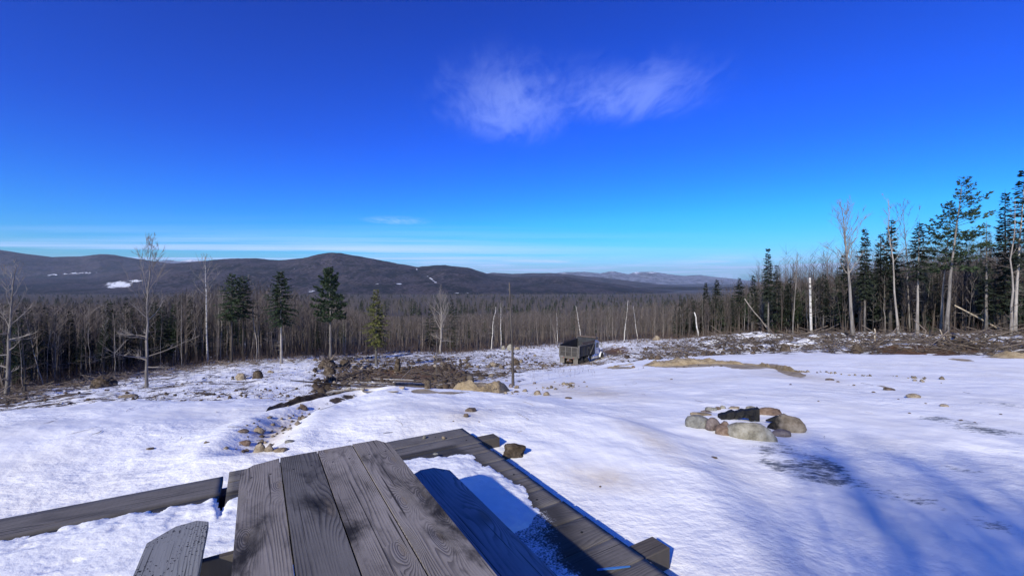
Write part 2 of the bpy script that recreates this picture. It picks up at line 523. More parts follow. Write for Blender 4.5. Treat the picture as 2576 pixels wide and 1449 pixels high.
def mat_leaf(name, lo, hi, rnd=0.3):
    m, t = newmat(name)
    g = N(t, 'ShaderNodeNewGeometry')
    info = N(t, 'ShaderNodeObjectInfo')
    f = M(t, 'ADD', M(t, 'MULTIPLY', g.outputs['Random Per Island'], 0.75), M(t, 'MULTIPLY', info.outputs['Random'], rnd))
    finish(t, MIXC(t, f, lo, hi), 0.75, None, 0.2)
    return m


def mat_bark(name, lo, hi, rnd=0.5, scale=5.0, bands=None):
    m, t = newmat(name)
    P = OBJ(t)
    info = N(t, 'ShaderNodeObjectInfo')
    n = NOISE(t, MAP(t, P, (1, 1, 0.18)), scale, 6.0, 0.65)
    f = M(t, 'ADD', SS(t, n, 0.3, 0.7), M(t, 'MULTIPLY', M(t, 'SUBTRACT', info.outputs['Random'], 0.5), rnd), clamp=True)
    col = MIXC(t, f, lo, hi)
    if bands:
        b = NOISE(t, MAP(t, P, (1.2, 1.2, 7.0)), 1.0, 4.0, 0.6)
        col = MIXC(t, SS(t, b, 0.55, 0.63), col, bands)
    finish(t, col, 0.85, BUMP(t, n, 0.5, 0.02), 0.2)
    return m


MT = {}
MT['ground'] = mat_ground()
MT['sand'] = mat_rough('sandy_soil', [(0.28, (0.16, 0.115, 0.065)), (0.5, (0.33, 0.255, 0.155)), (0.72, (0.46, 0.37, 0.25))], 2.6, 0.9, 0.10, 0.95, 0.1)
MT['mud'] = mat_rough('dark_soil', [(0.3, (0.024, 0.018, 0.013)), (0.5, (0.080, 0.060, 0.043)), (0.7, (0.19, 0.15, 0.11))], 5.0, 0.9, 0.06, 0.95, 0.1)
MT['table_wood'] = mat_wood('weathered_table_wood', (0.034, 0.030, 0.029), (0.30, 0.268, 0.245), 84.0, 1.5, 0.97)
MT['table_wood_dark'] = mat_wood('stained_table_wood', (0.026, 0.024, 0.026), (0.155, 0.145, 0.140), 80.0, 0.8, 1.0, kden=(1.1, 5.0))
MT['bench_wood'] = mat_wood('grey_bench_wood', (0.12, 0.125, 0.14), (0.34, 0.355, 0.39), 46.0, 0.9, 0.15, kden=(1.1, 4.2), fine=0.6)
MT['bench_spotted'] = mat_wood('spotted_bench_wood', (0.12, 0.122, 0.13), (0.25, 0.255, 0.265), 60.0, 0.3, 0.10, specks=1.0, kden=(0.8, 3.0), fine=0.5)
MT['beam_wood'] = mat_wood('shade_dark_beam_wood', (0.035, 0.031, 0.028), (0.115, 0.10, 0.086), 26.0, 0.2, 0.4)  # brown wood darkened in colour to stand for shade on the bench support
MT['deck_wood'] = mat_wood('deck_wood', (0.055, 0.051, 0.050), (0.185, 0.170, 0.158), 42.0, 0.5, 0.35, frost=True, sawn=0.35, kden=(0.9, 4.0), fine=0.8)
MT['deck_snow'], _t = newmat('packed_deck_snow')
_P = POS(_t)
_h, _n1, _n2 = snow_bump(_t, MAP(_t, _P, (2.2, 2.2, 2.2)))
finish(_t, MIXC(_t, SS(_t, NOISE(_t, _P, 5.0, 5.0, 0.65), 0.35, 0.7), (0.76, 0.765, 0.775), (0.84, 0.84, 0.84)), 0.75, BUMP(_t, _h, 0.6, 0.03), 0.25)
MT['bark_dark'] = mat_bark('dark_bark', (0.030, 0.025, 0.022), (0.105, 0.090, 0.080))
MT['bark_grey'] = mat_bark('grey_bark', (0.085, 0.075, 0.068), (0.25, 0.225, 0.205))
MT['bark_pale'] = mat_bark('pale_bark', (0.19, 0.165, 0.145), (0.40, 0.36, 0.32))
MT['bark_birch'] = mat_bark('birch_bark', (0.42, 0.39, 0.355), (0.66, 0.63, 0.60), 0.3, 5.0, (0.07, 0.06, 0.055))
MT['far_twig'] = mat_leaf('distant_twigs', (0.042, 0.035, 0.032), (0.165, 0.138, 0.124))
MT['twig'] = mat_leaf('bare_twigs', (0.055, 0.045, 0.040), (0.165, 0.135, 0.118))
MT['twig_pale'] = mat_leaf('pale_twigs', (0.15, 0.125, 0.105), (0.30, 0.265, 0.235))
MT['spruce'] = mat_leaf('spruce_needles', (0.008, 0.012, 0.009), (0.034, 0.044, 0.027))
MT['pine'] = mat_leaf('pine_needles', (0.012, 0.022, 0.013), (0.048, 0.072, 0.034))
MT['fir_light'] = mat_leaf('sunny_needles', (0.035, 0.042, 0.012), (0.115, 0.115, 0.035))
MT['brush'] = mat_leaf('brush_twigs', (0.040, 0.026, 0.022), (0.15, 0.105, 0.085))
MT['slash'] = mat_leaf('slash_wood', (0.026, 0.019, 0.015), (0.27, 0.215, 0.17))
MT['log'] = mat_rough('grey_log_bark', [(0.3, (0.07, 0.057, 0.048)), (0.5, (0.17, 0.145, 0.122)), (0.7, (0.32, 0.285, 0.25))], 4.0, 0.6, 0.02, stretch=(0.3, 1, 1), rnd=0.25, snowtop=0.35)
MT['log_pale'] = mat_rough('pale_split_wood', [(0.3, (0.24, 0.19, 0.135)), (0.5, (0.40, 0.33, 0.25)), (0.7, (0.55, 0.48, 0.39))], 4.0, 0.5, 0.02, stretch=(0.2, 1, 1))
MT['char'] = mat_rough('charred_wood', [(0.3, (0.003, 0.003, 0.003)), (0.6, (0.010, 0.0095, 0.009)), (0.8, (0.05, 0.046, 0.042))], 7.0, 0.9, 0.02, 0.7, 0.35)
for nm, (lo, mi, hi) in {
        'stone_tan': ((0.11, 0.082, 0.055), (0.25, 0.20, 0.14), (0.38, 0.32, 0.245)),
        'stone_grey': ((0.062, 0.062, 0.058), (0.165, 0.16, 0.145), (0.28, 0.275, 0.25)),
        'stone_pale': ((0.12, 0.11, 0.085), (0.265, 0.245, 0.195), (0.39, 0.37, 0.32)),
        'stone_red': ((0.060, 0.038, 0.028), (0.165, 0.112, 0.082), (0.27, 0.20, 0.155)),
        'stone_plum': ((0.055, 0.042, 0.042), (0.155, 0.122, 0.115), (0.27, 0.23, 0.21)),
        'stone_brown': ((0.045, 0.032, 0.025), (0.125, 0.092, 0.068), (0.22, 0.175, 0.14))}.items():
    MT[nm] = mat_rough(nm, [(0.32, lo), (0.5, mi), (0.68, hi)], 9.0, 0.9, 0.03, 0.85, 0.25)

def mat_sooty():
    m, t = newmat('sooty_stone')
    P = OBJ(t)
    n = NOISE(t, P, 9.0, 8.0, 0.65)
    col = RAMP(t, n, [(0.32, (0.11, 0.082, 0.055)), (0.5, (0.25, 0.20, 0.14)), (0.68, (0.38, 0.32, 0.245))])
    x = N(t, 'ShaderNodeSeparateXYZ', {0: P}).outputs[0]
    k = SS(t, M(t, 'ADD', x, M(t, 'MULTIPLY', NOISE(t, P, 12.0, 5.0, 0.7), 0.22)), 0.06, -0.06)
    finish(t, MIXC(t, k, col, (0.012, 0.011, 0.011)), 0.85, BUMP(t, NOISE(t, P, 20.0, 8.0, 0.7), 0.9, 0.03), 0.25)
    return m


MT['stone_sooty'] = mat_sooty()

# ------------------------------------------------------------------ the lie of the land
# for a column u of the view: (distance Y, row v of the ground there); z = -(v-HV)/F*Y
FARP = [(150, 846), (300, 804), (600, 773), (1500, 748), (3000, 738), (5000, 733), (12000, 722), (40000, 712)]
PROF = {
    0:    [(6, 1078), (8, 1032), (9.2, 1030), (11.5, 1075), (14, 1060), (20, 1016), (26, 994), (40, 955), (60, 930), (100, 880)],
    300:  [(6, 1078), (8, 1020), (9.6, 1004), (11.8, 1060), (14, 1040), (20, 992), (30, 962), (42, 936), (60, 914), (100, 870)],
    600:  [(6, 1078), (8, 1024), (10, 999), (12, 1042), (14, 1020), (19, 986), (28, 950), (42, 916), (52, 905), (100, 862)],
    840:  [(6, 1078), (8, 1018), (9.2, 1002), (11, 1030), (14, 1012), (18, 990), (26, 952), (42, 916), (60, 896), (100, 856)],
    1000: [(6, 1064), (8, 1006), (9.3, 986), (10.8, 1020), (13, 1010), (17, 982), (25, 950), (38, 920), (55, 898), (100, 852)],
    1150: [(6, 1064), (8, 1008), (9.4, 987), (10.6, 1010), (13, 990), (18, 962), (30, 930), (48, 905), (75, 880), (100, 858)],
    1290: [(6, 1068), (8, 1010), (9.4, 988), (10.6, 1004), (13, 985), (15, 970), (24, 940), (45, 905), (70, 880), (100, 858)],
    1450: [(6, 1078), (7.5, 1030), (9, 1020), (10.5, 992), (15, 960), (22, 937), (35, 922), (56, 915), (72, 885), (88, 868), (110, 848)],
    1650: [(6, 1085), (7.5, 1040), (9, 1004), (13, 962), (18, 931), (20, 918), (26, 905), (45, 880), (68, 858), (80, 852), (110, 838)],
    1880: [(6, 1090), (7, 1056), (8.7, 1003), (13, 951), (18, 921), (22, 905), (26, 893), (38, 870), (55, 848), (80, 842), (110, 830)],
    2150: [(6, 1088), (7, 1052), (8.7, 1002), (14, 942), (22, 895), (25, 890), (31, 874), (42, 851), (60, 842), (100, 826)],
    2400: [(6, 1086), (7, 1048), (8.7, 1000), (12.5, 951), (20, 901), (23, 893), (30, 870), (40, 850), (60, 838), (100, 822)],
    2576: [(6, 1086), (7, 1048), (8.7, 1000), (12.5, 951), (19, 905), (22, 895), (28, 870), (38, 850), (60, 836), (100, 820)],
}
NEARZ = -2.07


def make_ground_table():
    us = sorted(PROF)
    ths = [math.atan((u - CU) / F) for u in us]
    LR = np.linspace(math.log(1.0), math.log(40000.0), 420)
    rows = []
    for u, th in zip(us, ths):
        far = FARP if u < 1900 else [(Y, v - 8 if Y < 1000 else v) for Y, v in FARP]
        p = PROF[u] + [q for q in far if q[0] > PROF[u][-1][0] + 20]
        r = np.log([1.0, 4.5] + [Y / math.cos(th) for Y, v in p])
        z = np.array([NEARZ, NEARZ] + [-(v - HV) / F * Y for Y, v in p])
        rows.append(np.interp(LR, r, z))
    rows = np.array(rows)
    TH = np.linspace(ths[0], ths[-1], 181)
    T = np.zeros((len(TH), len(LR)))
    for j, th in enumerate(TH):
        k = min(max(np.searchsorted(ths, th) - 1, 0), len(ths) - 2)
        f = (th - ths[k]) / (ths[k + 1] - ths[k]); f = f * f * (3 - 2 * f) * 0.5 + f * 0.5
        T[j] = rows[k] * (1 - f) + rows[k + 1] * f
    ker = np.exp(-np.linspace(-2, 2, 5) ** 2 / 1.6); ker /= ker.sum()
    for _ in range(2):
        Tp = np.pad(T, ((0, 0), (2, 2)), 'edge')
        T = sum(ker[i] * Tp[:, i:i + T.shape[1]] for i in range(5))
    kt = np.exp(-np.linspace(-2, 2, 13) ** 2 / 1.2); kt /= kt.sum()
    Tp = np.pad(T, ((6, 6), (0, 0)), 'edge')
    T = sum(kt[i] * Tp[i:i + T.shape[0]] for i in range(13))
    return TH, LR, T


TH_, LR_, T_ = make_ground_table()
GULLY = [(-3.05, 5.15), (-3.25, 5.9), (-3.45, 6.8), (-3.3, 7.6), (-2.9, 8.6)]
HUMPY = [3.0, 4.0, 4.6, 5.3, 5.8, 6.5, 7.15, 8.0, 9.0, 10.0]
HUMPX = [2.25, 2.30, 2.28, 2.26, 2.15, 1.75, 1.26, 0.4, -1.2, -4.0]


def seg_dist(X, Y, pts):
    d = np.full(np.shape(X), 1e9)
    for (ax, ay), (bx, by) in zip(pts[:-1], pts[1:]):
        dx, dy = bx - ax, by - ay
        t = np.clip(((X - ax) * dx + (Y - ay) * dy) / (dx * dx + dy * dy), 0, 1)
        d = np.minimum(d, np.hypot(X - ax - t * dx, Y - ay - t * dy))
    return d


def lawn_edge(u):
    return np.interp(u, [0, 300, 600, 800, 1000, 1150, 1290, 1380, 1450, 1560, 1650, 1880, 2150, 2400, 2576],
                     [9.3, 9.8, 10.2, 9.4, 9.6, 10.2, 16, 22, 27, 26, 24.5, 25.5, 23.5, 21.5, 20.5])


def wood_edge(u):
    return np.interp(u, [0, 300, 600, 850, 1000, 1150, 1290, 1450, 1650, 1880, 2150, 2400, 2576],
                     [25, 37, 47, 58, 62, 64, 74, 86, 74, 55, 43, 40, 38])


def gz(X, Y, detail=True):
    X = np.asarray(X, float); Y = np.asarray(Y, float)
    r = np.maximum(np.hypot(X, Y), 1.0); th = np.arctan2(X, Y)
    tc = np.clip(th, TH_[0], TH_[-1])
    a = (tc - TH_[0]) / (TH_[1] - TH_[0]); i = np.clip(a.astype(int), 0, len(TH_) - 2); fa = a - i
    b = np.clip((np.log(r) - LR_[0]) / (LR_[1] - LR_[0]), 0, len(LR_) - 1.001); j = b.astype(int); fb = b - j
    z = (T_[i, j] * (1 - fb) + T_[i, j + 1] * fb) * (1 - fa) + (T_[i + 1, j] * (1 - fb) + T_[i + 1, j + 1] * fb) * fa
    # behind the camera: level ground rising gently
    back = sstep(np.abs(th), 1.15, 1.7)
    z = z * (1 - back) + (NEARZ + 0.004 * np.minimum(r, 200)) * back
    if detail:
        front = 1 - back
        hx = np.interp(Y, HUMPY, HUMPX)
        hump = sstep(hx - X, -0.35, 0.55) * sstep(X, -4.5, -2.8) * sstep(Y, 10.2, 9.0) * sstep(Y, 1.0, 3.0)
        z = z + 0.13 * hump * front
        g = seg_dist(X, Y, GULLY)
        z = z - 0.17 * np.exp(-(g / 0.30) ** 2) * front + 0.04 * np.exp(-((g - 0.55) / 0.25) ** 2) * front
        u = CU + F * X / np.maximum(Y, 0.3)
        le = lawn_edge(u); we = wood_edge(u)
        deb = sstep(Y, le, le * 1.12) * front
        lawn = (1 - deb) * sstep(r, 3.0, 5.0)
        z = z + lawn * (0.045 * fbm(X * 0.7, Y * 0.7, 5, 3) + 0.022 * fbm(X * 2.6, Y * 3.0, 9, 4)) * front
        near = sstep(r, 130, 90)
        z = z + deb * near * (0.16 * fbm(X * 0.35, Y * 0.35, 21, 4) + 0.11 * np.abs(fbm(X * 1.1, Y * 1.1, 23, 4)))
        slash = sstep(u, 1650, 1850) * sstep(Y, le * 1.1, le * 1.3) * sstep(Y, we * 1.15, we * 0.95)
        z = z + slash * (0.10 + 0.80 * np.maximum(0, fbm(X * 0.28, Y * 0.4, 41, 4) + 0.1))
        z = z + sstep(r, 110, 220) * sstep(r, 3000, 1200) * 4.0 * fbm(X / 160.0, Y / 160.0, 61, 4)
    return z


def pt(u, v, lo=2.0, hi=400.0):
    """the first ground point on the ray through photo point (u, v)"""
    Y = np.exp(np.linspace(math.log(lo), math.log(hi), 1600))
    X = (u - CU) / F * Y
    vg = HV - F * gz(X, Y) / Y
    k = np.nonzero(vg <= v)[0]
    y = Y[k[0]] if len(k) else hi
    x = (u - CU) / F * y
    return Vector((x, y, float(gz(np.array([x]), np.array([y]))[0])))


def ptY(u, Y):
    x = (u - CU) / F * Y
    return Vector((x, Y, float(gz(np.array([x]), np.array([Y]))[0])))


def ell(U, V, cu, cv, ru, rv, rot=0.0):
    c, s = math.cos(rot), math.sin(rot)
    du, dv = U - cu, V - cv
    return np.clip(1.15 - np.hypot((du * c + dv * s) / ru, (-du * s + dv * c) / rv), 0, 1)


def build_ground():
    front = np.linspace(R(-56), R(56), 620)
    rest = np.linspace(R(56), R(304), 62)[1:-1]
    th = np.concatenate([front, rest])
    r = np.concatenate([[1.0, 1.8, 2.5], np.exp(np.linspace(math.log(3.0), math.log(115.0), 430)), np.exp(np.linspace(math.log(120.0), math.log(30000.0), 60))])
    RR, TT = np.meshgrid(r, th, indexing='ij')
    X = RR * np.sin(TT); Y = RR * np.cos(TT)
    Z = gz(X, Y)
    Yc = np.where(Y > 0.5, Y, 0.5)
    U = np.where(Y > 0.5, CU + F * X / Yc, np.where(X > 0, 9999, -9999)); V = HV - F * Z / Yc
    le = lawn_edge(U); we = wood_edge(U)
    shelf = np.interp(U, [0, 300, 600, 745, 800, 860, 1000, 1150, 1290, 1450, 1560, 1640, 1720, 1800, 2000, 2200, 2400, 2576],
                      [0.52, 0.58, 0.62, 0.72, 0.62, 0.52, 0.50, 0.55, 0.62, 0.72, 0.72, 0.70, 0.62, 0.58, 0.56, 0.54, 0.52, 0.56])
    e = 0.6 * fbm(X * 0.5, Y * 0.5, 71, 3)
    d1 = sstep(Y + e, le - 0.1, le + 0.5 + 0.03 * le)
    cov = 1.6 * (1 - d1) + shelf * d1
    wd = sstep(Y, we * 0.97, we * 1.2)
    cov = cov * (1 - wd) + np.where(U < 640, 0.40, 0.26) * wd
    cov = np.where(RR > 140, np.minimum(cov, 0.12), cov)
    cov = np.where(Y < 0.5, 1.6, cov)
    # the open snow around the truck
    cov = np.maximum(cov, 0.95 * ell(U, V, 1560, 905, 210, 22))
    cov = np.maximum(cov, 0.80 * ell(U, V, 1420, 945, 150, 25))
    cov = np.maximum(cov, 0.85 * ell(U, V, 1620, 868, 130, 18))
    rust = 1.0 * ell(U, V, 1010, 945, 110, 22) + 0.8 * ell(U, V, 1110, 940, 90, 26) + 0.9 * ell(U, V, 2330, 880, 190, 20) + 0.7 * ell(U, V, 1560, 880, 70, 20) + 0.6 * ell(U, V, 1950, 875, 140, 20)
    cov = cov - 0.45 * ell(U, V, 1010, 945, 130, 20) - 0.3 * ell(U, V, 1100, 938, 80, 22) - 0.5 * ell(U, V, 1550, 885, 50, 16) - 0.25 * ell(U, V, 2330, 882, 190, 16)
    sand = 1.3 * ell(U, V, 1700, 918, 95, 9) + 1.2 * ell(U, V, 1800, 915, 90, 8) + 1.2 * ell(U, V, 1890, 922, 80, 9) + 1.2 * ell(U, V, 1985, 935, 60, 13, 0.3) \
        + 1.2 * ell(U, V, 1060, 984, 40, 8) + 1.3 * ell(U, V, 1215, 975, 75, 16) + 0.9 * ell(U, V, 1130, 988, 60, 6) + 1.0 * ell(U, V, 1560, 925, 60, 5) \
        + 0.8 * ell(U, V, 2420, 905, 60, 6, 0.1) + 0.9 * ell(U, V, 2530, 898, 50, 8) + 0.6 * ell(U, V, 2230, 975, 60, 6, 0.2)
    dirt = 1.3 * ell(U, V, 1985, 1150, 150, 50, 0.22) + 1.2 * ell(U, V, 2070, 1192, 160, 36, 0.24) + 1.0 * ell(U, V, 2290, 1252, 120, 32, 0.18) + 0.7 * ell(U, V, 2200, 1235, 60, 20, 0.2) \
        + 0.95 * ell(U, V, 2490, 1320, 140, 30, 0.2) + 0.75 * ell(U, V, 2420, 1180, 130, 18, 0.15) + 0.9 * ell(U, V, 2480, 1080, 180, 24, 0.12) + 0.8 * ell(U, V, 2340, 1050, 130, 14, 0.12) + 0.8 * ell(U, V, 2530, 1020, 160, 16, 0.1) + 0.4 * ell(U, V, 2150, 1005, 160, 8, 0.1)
    cream = ell(U, V, 1530, 1205, 150, 40, 0.15) + ell(U, V, 1640, 1110, 130, 30, 0.5) + 0.9 * ell(U, V, 1470, 985, 190, 22, 0.1) + 0.9 * ell(U, V, 690, 1090, 80, 40, -0.6) + 0.6 * ell(U, V, 1170, 1045, 80, 20) + 0.6 * ell(U, V, 2020, 950, 160, 16, 0.15)
    gd = seg_dist(X, Y, [(-3.3, 6.9), (-3.45, 7.9), (-3.2, 8.6), (-2.9, 9.6)])
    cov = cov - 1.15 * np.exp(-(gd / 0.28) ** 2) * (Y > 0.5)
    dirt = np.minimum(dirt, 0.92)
    front_ok = (Y > 0.5)
    for a in (rust, sand, dirt, cream): a *= front_ok
    Vt = np.stack([X, Y, Z], -1).reshape(-1, 3)
    Fa = grid_faces(len(r), len(th), wrap=True)[:, ::-1]
    # close the middle
    n = len(th)
    c = len(Vt)
    Vt = np.vstack([Vt, [[0, 0, NEARZ]]])
    j = np.arange(n)
    cap = np.stack([np.full(n, c), (j + 1) % n, j, np.full(n, c)], -1)
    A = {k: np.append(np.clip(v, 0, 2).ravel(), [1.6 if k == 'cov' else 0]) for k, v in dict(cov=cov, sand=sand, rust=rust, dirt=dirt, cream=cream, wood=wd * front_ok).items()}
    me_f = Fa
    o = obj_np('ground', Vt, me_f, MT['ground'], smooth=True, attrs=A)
    capm = cap[:, :3]
    import bmesh
    bm = bmesh.new(); bm.from_mesh(o.data); bm.verts.ensure_lookup_table()
    for a, b, d in capm:
        try:
            bm.faces.new((bm.verts[a], bm.verts[d], bm.verts[b]))
        except ValueError:
            pass
    bm.to_mesh(o.data); bm.free()
    tag(o, kind='structure')
    return o


ground = build_ground()

# ------------------------------------------------------------------ hills beyond the valley
def mat_hill(name, cool=0.0):
    m, t = newmat(name)
    P = POS(t)
    n = NOISE(t, MAP(t, P, (1, 0.5, 1.8)), 0.0050, 9.0, 0.68)
    n2 = NOISE(t, P, 0.03, 6.0, 0.7)
    n3 = NOISE(t, MAP(t, P, (1, 1, 0.5)), 0.055, 4.0, 0.7)
    f = M(t, 'ADD', M(t, 'MULTIPLY', n, 0.62), M(t, 'MULTIPLY', n2, 0.5))
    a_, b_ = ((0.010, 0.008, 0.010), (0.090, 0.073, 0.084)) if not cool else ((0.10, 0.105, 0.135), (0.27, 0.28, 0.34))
    hard = MIXC(t, SS(t, n3, 0.35, 0.65), a_, b_)
    con = MIXC(t, SS(t, n3, 0.35, 0.65), (0.005, 0.006, 0.007), (0.016, 0.018, 0.018))
    col = MIXC(t, SS(t, f, 0.535, 0.60), hard, con)
    fl = ATTR(t, 'snow')
    nf = NOISE(t, P, 0.02, 5.0, 0.65)
    k = SS(t, M(t, 'ADD', fl, M(t, 'MULTIPLY', M(t, 'SUBTRACT', nf, 0.5), 2.2)), 0.50, 0.60)
    col = MIXC(t, k, col, (0.72, 0.74, 0.79))
    finish(t, col, 0.95, BUMP(t, n3, 0.8, 14.0), 0.05)
    return m


MT['hill'] = mat_hill('wooded_hillside')
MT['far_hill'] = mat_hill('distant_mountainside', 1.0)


def hill(name, sky, Yr, Yf, zf, seed, snow=None, spur=0.22, jag=4.0, u0=-420, u1=3000, nu=900, nd=70, zmin=-140.0):
    """a wooded ridge whose crest follows the skyline points sky [(u, v)]; Yr crest distance, Yf foot distance"""
    u = np.linspace(u0, u1, nu)
    sv = np.interp(u, [p[0] for p in sky], [p[1] for p in sky])
    s = np.concatenate([np.linspace(0, 1, nd), 1 + np.linspace(0.05, 0.9, 12)])
    S, U = np.meshgrid(s, u, indexing='ij')
    wob = 1 + 0.10 * fbm(U / 260.0, S * 0, seed + 3, 3)
    Yc = Yr * wob
    Y = np.where(S <= 1, Yf + (Yc - Yf) * S, Yc + (S - 1) * Yr * 0.5)
    X = (U - CU) / F * Y
    zc = (HV - np.interp(U, u, sv)) / F * Yc
    zc = zc + jag * fbm(X / 60.0, Y * 0 + 5.0, seed + 7, 3, 0.7)
    front = np.clip(S, 0, 1)
    pr = 0.35 * front ** 0.9 + 0.65 * sstep(front, 0.0, 1.0)
    Z = zf + (zc - zf) * pr
    hgt = np.maximum(zc - zf, 0)
    Z = Z + hgt * spur * fbm(X / (Yr * 0.10), Y / (Yr * 0.16), seed, 5) * np.sin(np.pi * front) ** 0.8
    Z = Z + 0.012 * hgt * fbm(X / 70.0, Y / 90.0, seed + 11, 4, 0.6) * (front < 1)
    Z = np.where(S > 1, zc - (S - 1) * (hgt * 1.05 + 20), Z)
    Z = np.maximum(Z, zmin)
    V = HV - F * Z / Y
    sn = np.zeros_like(Z)
    for (cu, cv, ru, rv, rot, a) in (snow or []):
        sn = np.maximum(sn, a * ell(U, V, cu, cv, ru, rv, rot))
    o = obj_np(name, np.stack([X, Y, Z], -1).reshape(-1, 3), grid_faces(len(s), nu)[:, ::-1], MT['far_hill' if Yr > 10000 else 'hill'], smooth=True, attrs={'snow': sn})
    return tag(o, kind='structure')


MAIN = [(-420, 700), (250, 700), (380, 672), (430, 663), (490, 659), (560, 652), (600, 650), (640, 650), (700, 655), (760, 650), (800, 641), (835, 637), (870, 641), (930, 650), (1000, 663),
        (1050, 672), (1085, 668), (1120, 667), (1180, 674), (1230, 690), (1290, 697), (1350, 694), (1420, 695), (1500, 708), (1580, 719), (1650, 731), (1750, 739), (3000, 745)]
hill('hill', MAIN, 4200.0, 2300.0, -86.0, 3,
     snow=[(300, 716, 52, 11, -0.05, 1.0), (340, 707, 26, 5, 0, 0.8), (1004, 714, 12, 2.0, 0, 0.85), (950, 715, 14, 2.5, 0, 0.55), (785, 732, 14, 4, 0, 0.8), (1085, 702, 3, 30, -0.95, 0.65), (1048, 676, 3, 10, -0.5, 0.7),
           (738, 676, 5, 1.6, 0, 0.9), (1160, 737, 40, 3.5, 0, 0.5)])
LEFT = [(-420, 612), (-120, 619), (0, 629), (60, 638), (130, 647), (200, 645), (250, 640), (290, 643), (340, 652), (420, 662), (500, 668), (620, 690), (3000, 745)]
hill('hill', LEFT, 6200.0, 4300.0, -92.0, 17, snow=[(155, 690, 60, 2.8, -0.08, 0.85), (215, 687, 40, 2.2, -0.05, 0.8)], u1=900, nu=420)
MID = [(-420, 745), (1080, 720), (1200, 692), (1240, 686), (1290, 689), (1340, 687), (1400, 688), (1450, 693), (1500, 697), (1580, 706), (1680, 718), (1800, 728), (3000, 735)]
hill('hill', MID, 7800.0, 6000.0, -92.0, 29, u0=900, u1=3000, nu=560, snow=[(1580, 722, 40, 2, 0, 0.6)])
FAR = [(-420, 690), (380, 660), (420, 655), (450, 658), (480, 653), (520, 657), (620, 700), (1300, 700), (1380, 690), (1420, 685), (1470, 684), (1510, 688), (1540, 682), (1580, 690), (1600, 685), (1640, 684), (1680, 690),
       (1720, 694), (1760, 692), (1800, 697), (1850, 702), (1900, 708), (2000, 714), (3000, 722)]
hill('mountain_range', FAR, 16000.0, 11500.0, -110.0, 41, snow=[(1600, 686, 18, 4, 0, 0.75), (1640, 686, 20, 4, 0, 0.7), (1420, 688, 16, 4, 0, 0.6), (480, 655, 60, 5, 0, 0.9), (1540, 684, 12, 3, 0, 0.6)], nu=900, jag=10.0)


# ------------------------------------------------------------------ trees
def lerp(a, b, t):
    return a + (b - a) * t


def trunk_path(rng, H, lean=(0, 0), wob=0.02, n=10, kink=0.0):
    pts = []
    ox = oy = 0.0
    for i in range(n):
        t = i / (n - 1)
        if i:
            ox += rng.gauss(0, wob * H / n * 2); oy += rng.gauss(0, wob * H / n * 2)
        pts.append(Vector((lean[0] * t ** 1.2 + ox, lean[1] * t ** 1.2 + oy, H * t)))
    return pts


def on_path(pts, t):
    f = t * (len(pts) - 1); i = min(int(f), len(pts) - 2)
    return pts[i].lerp(pts[i + 1], f - i)


def trunk_mb(pts, r0, rtip=0.15, sides=6, flare=1.35):
    n = len(pts)
    rad = [r0 * lerp(1.0, rtip, (i / (n - 1)) ** 0.9) for i in range(n)]
    rad[0] *= flare
    p = list(pts)
    p[0] = p[0] - Vector((0, 0, 0.35))
    return MB().tube(p, rad, sides, cap=True)


